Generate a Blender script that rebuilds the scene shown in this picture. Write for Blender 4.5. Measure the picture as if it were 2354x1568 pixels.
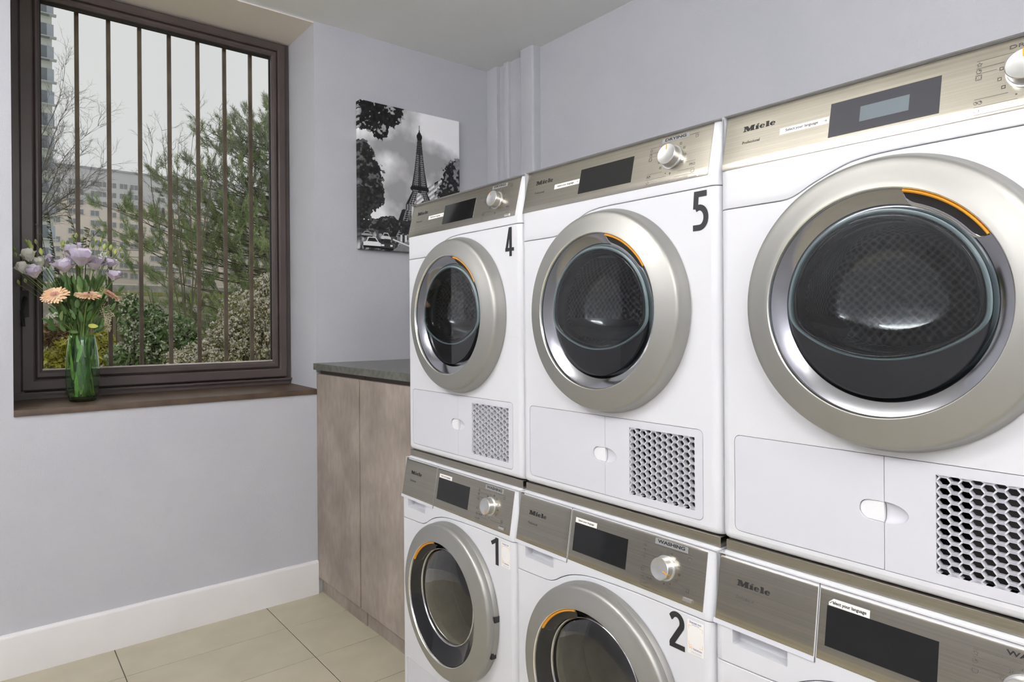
import bpy, bmesh, math, random
import numpy as np
from mathutils import Vector, Matrix
from math import pi, sin, cos, radians, sqrt, atan2

for o in list(bpy.data.objects):
    bpy.data.objects.remove(o)
random.seed(7)
rng = np.random.RandomState(11)
SC = bpy.context.scene
COL = SC.collection

# ------------------------------------------------------------------ camera
CAM = dict(x=3.1076, y=-1.1108, z=1.3175, yaw=0.6794, pitch=-0.0017, roll=-0.0071, f=1503.6, cy=746.45)
def cam_axes():
    yaw, p, r = CAM['yaw'], CAM['pitch'], CAM['roll']
    F = Vector((-cos(yaw)*cos(p), sin(yaw)*cos(p), sin(p)))
    R = Vector((sin(yaw), cos(yaw), 0)); U = R.cross(F)
    return F, R*cos(r)+U*sin(r), -R*sin(r)+U*cos(r)
CF, CR, CU = cam_axes()
CC = Vector((CAM['x'], CAM['y'], CAM['z']))
def at(px, py, axis, val):
    """point of the photograph's pixel on the plane axis = val"""
    d = CF + CR*((px-1177)/CAM['f']) - CU*((py-CAM['cy'])/CAM['f'])
    t = (val-CC[axis])/d[axis]
    return CC + d*t
cd = bpy.data.cameras.new('camera'); cam = bpy.data.objects.new('camera', cd); COL.objects.link(cam)
M = Matrix((CR, CU, -CF)).transposed().to_4x4(); M.translation = CC
cam.matrix_world = M
cd.sensor_width = 36; cd.lens = CAM['f']/2354*36
cd.shift_x = 0; cd.shift_y = (CAM['cy']-784)/2354
cd.clip_start = 0.02; cd.clip_end = 600
SC.camera = cam

# ------------------------------------------------------------------ world, lights, exposure
w = bpy.data.worlds.new('overcast'); SC.world = w; w.use_nodes = True
nt = w.node_tree; nt.nodes.clear()
wo = nt.nodes.new('ShaderNodeOutputWorld'); bg = nt.nodes.new('ShaderNodeBackground')
tc = nt.nodes.new('ShaderNodeTexCoord'); wn = nt.nodes.new('ShaderNodeTexNoise'); wr = nt.nodes.new('ShaderNodeValToRGB')
wn.inputs['Scale'].default_value = 1.6; wn.inputs['Detail'].default_value = 3
wr.color_ramp.elements[0].position = .3; wr.color_ramp.elements[0].color = (.60, .61, .62, 1)
wr.color_ramp.elements[1].position = .7; wr.color_ramp.elements[1].color = (.72, .715, .70, 1)
nt.links.new(tc.outputs['Generated'], wn.inputs['Vector']); nt.links.new(wn.outputs['Fac'], wr.inputs['Fac'])
nt.links.new(wr.outputs['Color'], bg.inputs['Color']); nt.links.new(bg.outputs[0], wo.inputs['Surface'])
bg.inputs['Strength'].default_value = 0.95
SC.view_settings.view_transform = 'Standard'; SC.view_settings.look = 'None'
SC.view_settings.exposure = 0.20; SC.view_settings.gamma = 1.0; SC.view_settings.use_curve_mapping = False
LAMP = 19.0     # radiance of the opal tubes added out of view
LAMPS = [(3.95, -2.05, 1.10, .12), (1.60, -2.10, 1.10, .12), (4.50, -.95, .70, .12)]
CEIL = 2.812

# ------------------------------------------------------------------ materials
def mat(name, color, rough=.5, metal=0., spec=.5, trans=0., ior=1.45, coat=0., alpha=1., emit=None):
    m = bpy.data.materials.new(name); m.use_nodes = True
    b = m.node_tree.nodes['Principled BSDF']
    b.inputs['Base Color'].default_value = (*color, 1); b.inputs['Roughness'].default_value = rough
    b.inputs['Metallic'].default_value = metal; b.inputs['Specular IOR Level'].default_value = spec
    b.inputs['Transmission Weight'].default_value = trans; b.inputs['IOR'].default_value = ior
    b.inputs['Coat Weight'].default_value = coat; b.inputs['Alpha'].default_value = alpha
    if emit: b.inputs['Emission Color'].default_value = (*emit[0], 1); b.inputs['Emission Strength'].default_value = emit[1]
    return m
def noise_mat(name, c1, c2, scale=5., rough=.6, bump=0., bscale=None, stretch=(1, 1, 1), metal=0., detail=4., lo=.35, hi=.65, dist=.02, spec=.5, rvar=0., coords='Object'):
    m = mat(name, c1, rough, metal, spec); t = m.node_tree; b = t.nodes['Principled BSDF']
    co = t.nodes.new('ShaderNodeTexCoord'); mp = t.nodes.new('ShaderNodeMapping'); mp.inputs['Scale'].default_value = stretch
    n = t.nodes.new('ShaderNodeTexNoise'); n.inputs['Scale'].default_value = scale; n.inputs['Detail'].default_value = detail
    r = t.nodes.new('ShaderNodeValToRGB')
    r.color_ramp.elements[0].position = lo; r.color_ramp.elements[0].color = (*c1, 1)
    r.color_ramp.elements[1].position = hi; r.color_ramp.elements[1].color = (*c2, 1)
    t.links.new(co.outputs[coords], mp.inputs['Vector']); t.links.new(mp.outputs[0], n.inputs['Vector'])
    t.links.new(n.outputs['Fac'], r.inputs['Fac']); t.links.new(r.outputs['Color'], b.inputs['Base Color'])
    if bump:
        n2 = t.nodes.new('ShaderNodeTexNoise'); n2.inputs['Scale'].default_value = bscale or scale; n2.inputs['Detail'].default_value = 3
        t.links.new(mp.outputs[0], n2.inputs['Vector'])
        bp = t.nodes.new('ShaderNodeBump'); bp.inputs['Strength'].default_value = bump; bp.inputs['Distance'].default_value = dist
        t.links.new(n2.outputs['Fac'], bp.inputs['Height']); t.links.new(bp.outputs[0], b.inputs['Normal'])
    if rvar:
        mr = t.nodes.new('ShaderNodeMapRange'); mr.inputs['To Min'].default_value = rough-rvar; mr.inputs['To Max'].default_value = rough+rvar
        t.links.new(n.outputs['Fac'], mr.inputs['Value']); t.links.new(mr.outputs[0], b.inputs['Roughness'])
    return m
def wallpaper(name, c1, c2):
    m = noise_mat(name, c1, c2, 3.0, .75, detail=2, spec=.3); t = m.node_tree; b = t.nodes['Principled BSDF']
    co = t.nodes.new('ShaderNodeTexCoord')
    hs = []
    for sc, st in ((1., (90, 90, 330)), (1., (330, 330, 60))):
        mp = t.nodes.new('ShaderNodeMapping'); mp.inputs['Scale'].default_value = st
        n = t.nodes.new('ShaderNodeTexNoise'); n.inputs['Scale'].default_value = sc; n.inputs['Detail'].default_value = 1
        t.links.new(co.outputs['Object'], mp.inputs['Vector']); t.links.new(mp.outputs[0], n.inputs['Vector']); hs.append(n)
    ad = t.nodes.new('ShaderNodeMath'); ad.operation = 'ADD'
    t.links.new(hs[0].outputs['Fac'], ad.inputs[0]); t.links.new(hs[1].outputs['Fac'], ad.inputs[1])
    bp = t.nodes.new('ShaderNodeBump'); bp.inputs['Strength'].default_value = .22; bp.inputs['Distance'].default_value = .004
    t.links.new(ad.outputs[0], bp.inputs['Height']); t.links.new(bp.outputs[0], b.inputs['Normal'])
    return m
def thin_glass(name, tint=(1, 1, 1), refl=1.0, rough=.0):
    m = bpy.data.materials.new(name); m.use_nodes = True; t = m.node_tree; t.nodes.clear()
    o = t.nodes.new('ShaderNodeOutputMaterial'); tr = t.nodes.new('ShaderNodeBsdfTransparent'); gl = t.nodes.new('ShaderNodeBsdfGlossy')
    mx = t.nodes.new('ShaderNodeMixShader'); fr = t.nodes.new('ShaderNodeFresnel'); fr.inputs['IOR'].default_value = 1.5
    mu = t.nodes.new('ShaderNodeMath'); mu.operation = 'MULTIPLY'; mu.use_clamp = True; mu.inputs[1].default_value = refl
    tr.inputs['Color'].default_value = (*tint, 1); gl.inputs['Roughness'].default_value = rough
    t.links.new(fr.outputs[0], mu.inputs[0]); t.links.new(mu.outputs[0], mx.inputs['Fac'])
    t.links.new(tr.outputs[0], mx.inputs[1]); t.links.new(gl.outputs[0], mx.inputs[2]); t.links.new(mx.outputs[0], o.inputs['Surface'])
    return m
MT = dict(
 wall=wallpaper('lilac_wallpaper', (.530, .534, .585), (.550, .556, .600)),
 ceiling=noise_mat('ceiling_paint', (.86, .865, .845), (.88, .885, .865), 2., .9, spec=.2),
 soffit=noise_mat('beige_soffit_paint', (.84, .76, .69), (.86, .79, .72), 2., .9, spec=.2),
 skirting=noise_mat('skirting_paint', (.78, .755, .765), (.83, .81, .82), 3., .4),
 frame=noise_mat('brown_window_profile', (.085, .067, .064), (.100, .078, .074), 8., .30),
 framedark=mat('dark_gasket', (.012, .012, .011), .5),
 sill=noise_mat('brown_sill_tile', (.070, .046, .032), (.11, .072, .048), 5., .42, stretch=(1, 3, 1), rvar=.08),
 bar=noise_mat('rusty_brown_bar', (.09, .065, .045), (.14, .105, .075), 12., .6),
 white=mat('white_enamel', (.66, .665, .70), .30, coat=.05),
 whiteflap=mat('white_plastic', (.61, .61, .665), .38),
 steel=noise_mat('brushed_steel', (.39, .365, .315), (.45, .420, .365), 14., .25, bump=.05, bscale=60., stretch=(.12, 14, 34), metal=1., rvar=.05, dist=.002),
 ring=mat('satin_silver_paint', (.39, .386, .366), .48, metal=.85),
 chrome=mat('polished_chrome', (.62, .62, .64), .10, metal=1.),
 chromedull=noise_mat('brushed_bevel_metal', (.33, .33, .355), (.40, .40, .43), 3., .12, metal=1.),
 lip=mat('bright_lip', (.85, .84, .80), .2, metal=1.),
 black=mat('black_gloss_glass', (.012, .012, .014), .07, spec=.6),
 blackmatte=mat('black_plastic', (.02, .02, .021), .35),
 display=mat('display_glass', (.010, .010, .011), .06, spec=.6),
 displaygrey=mat('display_glass_smoky', (.045, .045, .055), .08, spec=.8),
 lcd=mat('lcd_window', (.15, .18, .20), .15),
 orange=mat('orange_accent', (.80, .33, .02), .35),
 knob=noise_mat('turned_aluminium', (.66, .66, .66), (.74, .74, .74), 30., .28, metal=.9),
 ink=mat('black_print', (.02, .02, .02), .6),
 inkgrey=mat('grey_print', (.10, .095, .085), .6),
 label=mat('paper_label', (.83, .81, .79), .5),
 labelgrey=mat('grey_label', (.27, .27, .28), .5),
 vinyl=mat('black_vinyl_digit', (.022, .022, .025), .45),
 blue=mat('blue_print', (.08, .09, .30), .6), peach=mat('peach_print', (.80, .45, .22), .6),
 glassrim=mat('teal_glass_edge', (.30, .40, .42), .08, trans=.35, ior=1.5),
 bowl=mat('door_glass', (.90, .98, .98), .0, trans=1., ior=1.45),
 pane=thin_glass('door_pane_glass', (.93, .95, .97), 1.6),
 washpane=thin_glass('washer_pane_glass', (.62, .63, .64), 2.6),
 winglass=thin_glass('window_glass', (.98, .99, .98), .22),
 drum=noise_mat('drum_steel', (.38, .37, .40), (.46, .45, .48), 20., .30, metal=.9),
 washdrum=noise_mat('washer_rubber_and_drum', (.33, .34, .36), (.50, .51, .53), 9., .5),
 dark=mat('dark_inside', (.075, .07, .065), .8),
 door=None, counter=noise_mat('dark_stone_worktop', (.10, .10, .09), (.17, .17, .155), 40., .28, spec=.6),
 cabshadow=mat('cabinet_carcass', (.13, .11, .095), .7),  # dark carcass colour stands in for shadow in the door gaps
 tile=noise_mat('beige_floor_tile', (.47, .43, .32), (.53, .485, .37), 6., .36, detail=6, rvar=.05),
 grout=mat('dark_grout', (.09, .08, .065), .9),
)
def concrete_door():
    m = noise_mat('concrete_laminate', (.245, .205, .178), (.41, .35, .305), 4.5, .5, detail=8, lo=.3, hi=.72); t = m.node_tree
    b = t.nodes['Principled BSDF']; co = t.nodes.new('ShaderNodeTexCoord')
    n = t.nodes.new('ShaderNodeTexNoise'); n.inputs['Scale'].default_value = 45; n.inputs['Detail'].default_value = 6
    mp = t.nodes.new('ShaderNodeMapping'); mp.inputs['Scale'].default_value = (1, 1, .35)
    t.links.new(co.outputs['Object'], mp.inputs['Vector']); t.links.new(mp.outputs[0], n.inputs['Vector'])
    mx = t.nodes.new('ShaderNodeMixRGB'); mx.blend_type = 'OVERLAY'; mx.inputs['Fac'].default_value = .25
    src = b.inputs['Base Color'].links[0].from_socket
    t.links.new(src, mx.inputs[1]); t.links.new(n.outputs['Fac'], mx.inputs[2]); t.links.new(mx.outputs[0], b.inputs['Base Color'])
    return m
MT['door'] = concrete_door()

# ------------------------------------------------------------------ helpers
def me_from(verts, faces, m=None, smooth=None, name='m'):
    me = bpy.data.meshes.new(name); me.from_pydata([tuple(v) for v in verts], [], faces); me.update()
    if m: me.materials.append(m)
    if smooth is not None and len(me.polygons):
        me.polygons.foreach_set('use_smooth', [True]*len(me.polygons)); me.set_sharp_from_angle(angle=radians(smooth))
    return me
def link(name, me, parent=None, loc=None):
    o = bpy.data.objects.new(name, me); COL.objects.link(o)
    if parent: o.parent = parent
    if loc: o.location = loc
    return o
def thing(name, label, cat, loc=(0, 0, 0), group=None):
    o = bpy.data.objects.new(name, None); COL.objects.link(o); o.location = loc; o.empty_display_size = .1
    o['label'] = label; o['category'] = cat
    if group: o['group'] = group
    return o
def tag(o, label, cat, group=None, kind=None):
    o['label'] = label; o['category'] = cat
    if group: o['group'] = group
    if kind: o['kind'] = kind
    return o
def structure(o): o['kind'] = 'structure'; return o
class G:
    """collects shapes into one mesh"""
    def __init__(s): s.v = []; s.f = []
    def add(s, v, f):
        n = len(s.v); s.v += [tuple(p) for p in v]; s.f += [tuple(i+n for i in q) for q in f]; return s
    def box(s, x0, x1, y0, y1, z0, z1):
        v = [(x, y, z) for x in (x0, x1) for y in (y0, y1) for z in (z0, z1)]
        return s.add(v, [(0, 1, 3, 2), (4, 6, 7, 5), (0, 4, 5, 1), (2, 3, 7, 6), (0, 2, 6, 4), (1, 5, 7, 3)])
    def prism(s, pts, y0, y1, T=None):
        """pts (x,z) outline, anticlockwise seen from -y, extruded y0..y1"""
        n = len(pts); v = [(x, y0, z) for x, z in pts]+[(x, y1, z) for x, z in pts]
        if T: v = [T(*p) for p in v]
        f = [tuple(range(n)), tuple(range(2*n-1, n-1, -1))]+[(i, i+n, (i+1) % n+n, (i+1) % n) for i in range(n)]
        return s.add(v, f)
    def tube(s, pts, r, seg=6, cap=True):
        pts = [Vector(p) for p in pts]; n = len(pts)
        if not hasattr(r, '__len__'): r = [r]*n
        base = len(s.v); v = []; up = Vector((0, 0, 1))
        for i, p in enumerate(pts):
            d = (pts[min(i+1, n-1)]-pts[max(i-1, 0)]).normalized()
            a = d.cross(up)
            if a.length < .05: a = d.cross(Vector((1, 0, 0)))
            a.normalize(); b = a.cross(d)
            for k in range(seg):
                t = 2*pi*k/seg; v.append(p+(a*cos(t)+b*sin(t))*r[i])
        f = [(i*seg+k, i*seg+(k+1) % seg, (i+1)*seg+(k+1) % seg, (i+1)*seg+k) for i in range(n-1) for k in range(seg)]
        if cap: f += [tuple(range(seg-1, -1, -1)), tuple((n-1)*seg+k for k in range(seg))]
        return s.add(v, f)
    def lathe(s, prof, cx, cz, seg=96, a0=0., a1=2*pi, y=0.):
        """prof: (radius, y); axis along y"""
        full = abs(a1-a0-2*pi) < 1e-6; m = seg if full else seg+1; v = []
        for r, yy in prof:
            for k in range(m):
                t = a0+(a1-a0)*k/seg; v.append((cx+r*sin(t), yy+y, cz+r*cos(t)))
        f = []
        for i in range(len(prof)-1):
            for k in range(seg):
                k2 = (k+1) % m; f.append((i*m+k, i*m+k2, (i+1)*m+k2, (i+1)*m+k))
        return s.add(v, f)
    def vlathe(s, prof, cx, cy, seg=32):
        v = []; n = len(prof)
        for r, z in prof:
            for k in range(seg): t = 2*pi*k/seg; v.append((cx+r*cos(t), cy+r*sin(t), z))
        return s.add(v, [(i*seg+k, i*seg+(k+1) % seg, (i+1)*seg+(k+1) % seg, (i+1)*seg+k) for i in range(n-1) for k in range(seg)])
    def face(s, ax, sgn):
        out = []
        for q in s.f:
            a, b, c = [Vector(s.v[i]) for i in q[:3]]; n = (b-a).cross(c-b)
            if len(q) > 3: n += (c-b).cross(Vector(s.v[q[3]])-c)
            out.append(tuple(reversed(q)) if n[ax]*sgn < 0 else q)
        s.f = out; return s
    def me(s, m, smooth=None, merge=False, fix=False, name='m'):
        me = me_from(s.v, s.f, m, None, name)
        if merge or fix:
            bm = bmesh.new(); bm.from_mesh(me)
            if merge: bmesh.ops.remove_doubles(bm, verts=bm.verts, dist=1e-6)
            bmesh.ops.recalc_face_normals(bm, faces=bm.faces); bm.to_mesh(me); bm.free()
        if smooth is not None:
            me.polygons.foreach_set('use_smooth', [True]*len(me.polygons)); me.set_sharp_from_angle(angle=radians(smooth))
        return me
    def obj(s, name, m, parent=None, smooth=None, merge=False, fix=False, loc=None):
        return link(name, s.me(m, smooth, merge, fix), parent, loc)
def bevelled(me, width=.001, seg=2, angle=35, cuts=()):
    """boolean-cut and bevel a mesh once, return the result as a plain mesh"""
    o = bpy.data.objects.new('tmp', me); COL.objects.link(o); tmp = [o]
    for c in cuts:
        co = bpy.data.objects.new('cut', c); COL.objects.link(co); tmp.append(co)
        b = o.modifiers.new('b', 'BOOLEAN'); b.object = co; b.operation = 'DIFFERENCE'; b.solver = 'EXACT'
    if width:
        b = o.modifiers.new('v', 'BEVEL'); b.width = width; b.segments = seg; b.limit_method = 'ANGLE'; b.angle_limit = radians(angle)
    dg = bpy.context.evaluated_depsgraph_get(); dg.update()
    r = bpy.data.meshes.new_from_object(o.evaluated_get(dg))
    for t in tmp: bpy.data.objects.remove(t)
    sm = [max(abs(c) for c in p.normal) < .99990 for p in r.polygons]
    r.polygons.foreach_set('use_smooth', [True]*len(sm)); r.set_sharp_from_angle(angle=radians(30)); r.polygons.foreach_set('use_smooth', sm); r.update()
    return r
def rrect(x0, x1, z0, z1, r, n=5):
    p = []
    for cx, cz, a in ((x1-r, z0+r, -90), (x1-r, z1-r, 0), (x0+r, z1-r, 90), (x0+r, z0+r, 180)):
        for k in range(n+1): t = radians(a+90*k/n); p.append((cx+r*cos(t), cz+r*sin(t)))
    return p
def text_shape(body, size=1., offset=0., sx=1., shear=0., align='LEFT', spacing=1.):
    c = bpy.data.curves.new('t', 'FONT'); c.body = body; c.size = size; c.offset = offset; c.align_x = align; c.shear = shear
    c.space_character = spacing; c.resolution_u = 3
    o = bpy.data.objects.new('t', c); COL.objects.link(o)
    dg = bpy.context.evaluated_depsgraph_get(); dg.update()
    me = bpy.data.meshes.new_from_object(o.evaluated_get(dg)); bpy.data.objects.remove(o)
    v = [(p.co.x*sx, p.co.y) for p in me.vertices]; f = [tuple(p.vertices) for p in me.polygons]
    bpy.data.meshes.remove(me); return v, f
def ribbon(pts, wd, closed=False):
    """flat stroke of width wd along 2D points"""
    n = len(pts); L = []; Rr = []
    for i, p in enumerate(pts):
        a = pts[i-1] if (i > 0 or closed) else p; b = pts[(i+1) % n] if (i < n-1 or closed) else p
        d1 = Vector((p[0]-a[0], p[1]-a[1])); d2 = Vector((b[0]-p[0], b[1]-p[1]))
        if d1.length < 1e-9: d1 = d2
        if d2.length < 1e-9: d2 = d1
        d1.normalize(); d2.normalize(); n1 = Vector((-d1.y, d1.x)); n2 = Vector((-d2.y, d2.x)); m = (n1+n2)
        m = m.normalized() if m.length > .01 else n1
        k = wd/2/max(.4, m.dot(n1)); L.append((p[0]+m.x*k, p[1]+m.y*k)); Rr.append((p[0]-m.x*k, p[1]-m.y*k))
    v = L+Rr; c = n if closed else n-1
    return v, [(i+n, (i+1) % n+n, (i+1) % n, i) for i in range(c)]
def ellipse(cx, cy, rx, ry, n=24, a0=0, a1=360):
    return [(cx+rx*cos(radians(a0+(a1-a0)*k/n)), cy+ry*sin(radians(a0+(a1-a0)*k/n))) for k in range(n+1)]
def copy_tree(o, parent=None):
    c = o.copy(); COL.objects.link(c)
    if parent: mi = o.matrix_parent_inverse.copy(); c.parent = parent; c.matrix_parent_inverse = mi
    for ch in list(o.children): copy_tree(ch, c)
    return c

# ------------------------------------------------------------------ room shell
YR, YL = .160, -1.025           # window recess, right and left edge
YB = 1.24                       # wall behind the machines
XR, YF = 5.1, -2.45             # far ends of the room, behind the camera
ZSB, ZST = .977, 1.006          # sill
DEP = -.33                      # frame plane
g = G()
T = -.45
g.box(T, 0, YF, YL, 0, CEIL+.15); g.box(T, 0, YR, YB+.15, 0, CEIL+.15)
g.box(T, 0, YL, YR, 0, ZSB); g.box(T, 0, YL, YR, CEIL-.004, CEIL+.15)
structure(g.obj('wall_left', MT['wall'], merge=False))
structure(G().box(0, XR, YB, YB+.15, 0, CEIL+.1).obj('wall_back', MT['wall']))
structure(G().box(0, XR, YF-.15, YF, 0, CEIL+.1).obj('wall_front', MT['wall']))
structure(G().box(XR, XR+.15, YF, YB, 0, CEIL+.1).obj('wall_right', MT['wall']))
structure(G().box(0, XR, YF, YB, CEIL, CEIL+.12).obj('ceiling', MT['ceiling']))
structure(G().box(T+.1, -.0005, YL+.0005, YR-.0005, CEIL-.010, CEIL-.0042).obj('trim_1', MT['soffit']))  # beige panel over the window recess
# pipe boxing in the far corner
v = []
g = G()
def rounded_box(g, x0, x1, y0, y1, z0, z1, r=.012):
    pts = [(x0, y1)]+[(x0+r-r*cos(t), y0+r-r*sin(t)) for t in np.linspace(0, pi/2, 5)]+[(x1-r+r*sin(t), y0+r-r*cos(t)) for t in np.linspace(0, pi/2, 5)]+[(x1, y1)]
    n = len(pts); v = [(x, y, z0) for x, y in pts]+[(x, y, z1) for x, y in pts]
    g.add(v, [(i, i+1, i+1+n, i+n) for i in range(n-1)]+[tuple(range(n-1, -1, -1)), tuple(range(n, 2*n))])
rounded_box(g, .345, .455, 1.185, YB, 0, CEIL, .014)
structure(g.obj('trim_2', MT['wall'], smooth=35))
g = G(); rounded_box(g, .150, .195, 1.222, YB, 0, CEIL, .012); structure(g.obj('trim_3', MT['wall'], smooth=35))
g = G(); rounded_box(g, .0, .10, 1.216, YB, 0, CEIL, .004); structure(g.obj('trim_4', MT['wall'], smooth=35))
# skirting
g = G()
def skirt(g, pts):
    g.add(pts, [])
prof = [(0, 0), (.016, 0), (.016, .150), (.0145, .157), (.010, .1615), (0, .163)]
n = len(prof)
structure(G().add([(x, YF, z) for x, z in prof]+[(x, YR-.001, z) for x, z in prof],
    [(i, i+1, i+1+n, i+n) for i in range(n-1)]+[tuple(range(n-1, -1, -1)), tuple(range(n, 2*n))]).obj('baseboard_left', MT['skirting'], smooth=50, fix=True))
structure(G().box(.016, XR, YF, YF+.015, 0, .16).obj('baseboard_front', MT['skirting']))
structure(G().box(XR-.015, XR, YF+.015, YB, 0, .16).obj('baseboard_right', MT['skirting']))
# floor: base slab, tiles as parts
fl = structure(G().box(0, XR, YF, YB, -.12, -.0015).obj('floor', MT['grout']))
XL = [0.0]+[.277+.3155*k for k in range(16)]
YLn = [-2.45, -1.928, -1.316, -.705, -.094, .517, 1.128, YB]
cache = {}
for i in range(len(XL)-1):
    for j in range(len(YLn)-1):
        x0, x1, y0, y1 = XL[i], min(XL[i+1], XR), YLn[j], YLn[j+1]
        key = (round(x1-x0, 3), round(y1-y0, 3))
        if key not in cache:
            a, b = key[0]/2-.0016, key[1]/2-.0016; e = .0012
            v = [(-a, -b, -.01), (a, -b, -.01), (a, b, -.01), (-a, b, -.01), (-a, -b, -e), (a, -b, -e), (a, b, -e), (-a, b, -e), (-a+e, -b+e, 0), (a-e, -b+e, 0), (a-e, b-e, 0), (-a+e, b-e, 0)]
            cache[key] = me_from(v, [(0, 1, 5, 4), (1, 2, 6, 5), (2, 3, 7, 6), (3, 0, 4, 7), (4, 5, 9, 8), (5, 6, 10, 9), (6, 7, 11, 10), (7, 4, 8, 11), (8, 9, 10, 11)], MT['tile'])
        link('tile', cache[key], fl, ((x0+x1)/2, (y0+y1)/2, 0))
# opal tubes added out of frame, shaped to light the upper walls too
lamp_me = None
for i, (x, y, a, b) in enumerate(LAMPS):
    t = thing('ceiling_light', ['white hanging opal tube lamp above the camera, nearest the dryers', 'white hanging opal tube lamp nearest the window wall', 'white hanging opal tube lamp at the far end of the room'][i], 'ceiling light', (x, y, CEIL)); lamp_me = None
    if not lamp_me:
        gg = G(); gg.tube([(-a/2, 0, -.26), (-a/2+.02, 0, -.26), (a/2-.02, 0, -.26), (a/2, 0, -.26)], [b*.9, b, b, b*.9], 32)
        m = mat('opal_tube', (1, 1, 1), emit=((1.0, .985, .96), LAMP)); lamp_me = gg.me(m)
        fr = G().tube([(0, 0, -.141), (0, 0, 0)], .008, 8)
        frame_me = fr.me(MT['whiteflap'])
    link('diffuser', lamp_me, t); link('hanging_rod', frame_me, t)

# ------------------------------------------------------------------ window
wd = thing('window_1', 'brown-framed window with seven outside bars', 'window', (DEP, -.43, 1.0)); wd['kind'] = 'structure'
del wd['category'], wd['label']
def wobj(name, g, m, par=wd, **k):
    o = g.obj(name, m, None, **k); o.parent = par
    if par is wd: o.matrix_parent_inverse = Matrix.Translation(-Vector(wd.location))
    return o
def rect_frame(y0, y1, z0, z1, wl, wr, wb, wt, xf, xb, bev=.006):
    """picture-frame in a plane of constant x, front face at xf, mitred, with a bevelled inner edge"""
    g = G()
    o = [(y0, z0), (y1, z0), (y1, z1), (y0, z1)]
    i = [(y0+wl, z0+wb), (y1-wr, z0+wb), (y1-wr, z1-wt), (y0+wl, z1-wt)]
    sg = [(1, 1), (-1, 1), (-1, -1), (1, -1)]
    rings = [[(xb, *p) for p in o], [(xf-bev, *p) for p in o], [(xf, p[0]+bev*s[0], p[1]+bev*s[1]) for p, s in zip(o, sg)],
             [(xf, p[0]-bev*s[0], p[1]-bev*s[1]) for p, s in zip(i, sg)], [(xf-bev, *p) for p in i], [(xb, *p) for p in i]]
    v = [p for r in rings for p in r]
    return g.add(v, [(a*4+k, a*4+(k+1) % 4, (a+1)*4+(k+1) % 4, (a+1)*4+k) for a in range(5) for k in range(4)]+[(20+k, 20+(k+1) % 4, (k+1) % 4, k) for k in range(4)])
fo = wobj('window_frame', rect_frame(YL+.001, YR-.001, 1.004, CEIL-.011, .050, .032, .036, .030, -.335, -.42), MT['frame'], fix=True)
g = G().box(-.335, -.322, YL+.001, YR-.001, 1.030, 1.040); wobj('frame_ledge', g, MT['frame'], fo); wobj('frame_seal', G().box(-.39, -.345, YL+.002, YR-.002, 1.030, 1.065), MT['framedark'], fo)  # dark box added behind the sash gap to block daylight and darken it
sash = wobj('sash', rect_frame(-.990, .1335, 1.046, 2.792, .048, .038, .046, .038, -.318, -.40), MT['frame'], fix=True)
wobj('glazing_bead', rect_frame(-.943, .0975, 1.0935, 2.7555, .027, .031, .036, .030, -.330, -.375, .010), MT['frame'], sash, fix=True)
wobj('gasket', rect_frame(-.917, .068, 1.1285, 2.7275, .006, .006, .0035, .012, -.3605, -.372, .001), MT['framedark'], sash, fix=True)
wobj('bead_edge', G().box(-.353, -.3505, -.915, .066, 1.1305, 1.1365), mat('pale_bead_edge', (.62, .58, .53), .4), sash)
wobj('glass', G().add([(-.3675, -.917, 1.129), (-.3675, .068, 1.129), (-.3675, .068, 2.727), (-.3675, -.917, 2.727)], [(0, 1, 2, 3)]).face(0, 1), MT['winglass'], sash)
# handle at the left of the sash
hd = wobj('handle', G().box(-.3175, -.305, -.990, -.962, 1.36, 1.47), MT['framedark'], sash)
g = G().tube([(-.300, -.976, 1.438), (-.270, -.976, 1.438), (-.268, -.985, 1.38), (-.268, -.985, 1.32)], .009, 8); wobj('handle_lever', g, MT['framedark'], hd, smooth=40)
p = at(133, 815, 0, -.362)
vd = G().lathe([(0, -.002), (.044, -.002), (.047, 0), (.044, .002), (0, .002)], 0, 0, 40)
vo = vd.obj('vent_disc', thin_glass('frosted_disc', (.82, .82, .68), .25, .3), None, smooth=40)  # round translucent disc on the pane
vo.parent = sash; vo.rotation_euler = (0, 0, pi/2); vo.location = (p.x, p.y, p.z)
# sill
sill = [(-.42, ZST+.004), (0.000, ZST-.002), (.006, ZST-.004), (.008, ZST-.008), (.008, ZSB+.001), (-.42, ZSB)]
n = len(sill)
s_ = G().add([(x, YL+.0005, z) for x, z in sill]+[(x, YR-.0005, z) for x, z in sill], [(i, (i+1) % n, (i+1) % n+n, i+n) for i in range(n)]+[tuple(range(n-1, -1, -1)), tuple(range(n, 2*n))])
structure(s_.obj('trim_5', MT['sill'], smooth=40, fix=True))
# bars outside
bars_y = [-.7771, -.6537, -.5270, -.4000, -.2713, -.1448, -.0165]
for k, y in enumerate(bars_y):
    o = G().box(-.428, -.412, y-.0082, y+.0082, ZST+.0, CEIL-.012).obj('security_bar', MT['bar'])
    tag(o, 'square brown security bar outside the window, %s' % ['first from the left, behind the flowers', 'second from the left', 'third from the left', 'middle one of seven', 'third from the right', 'second from the right', 'rightmost of seven'][k], 'bar', 'security bars outside the window')

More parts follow.
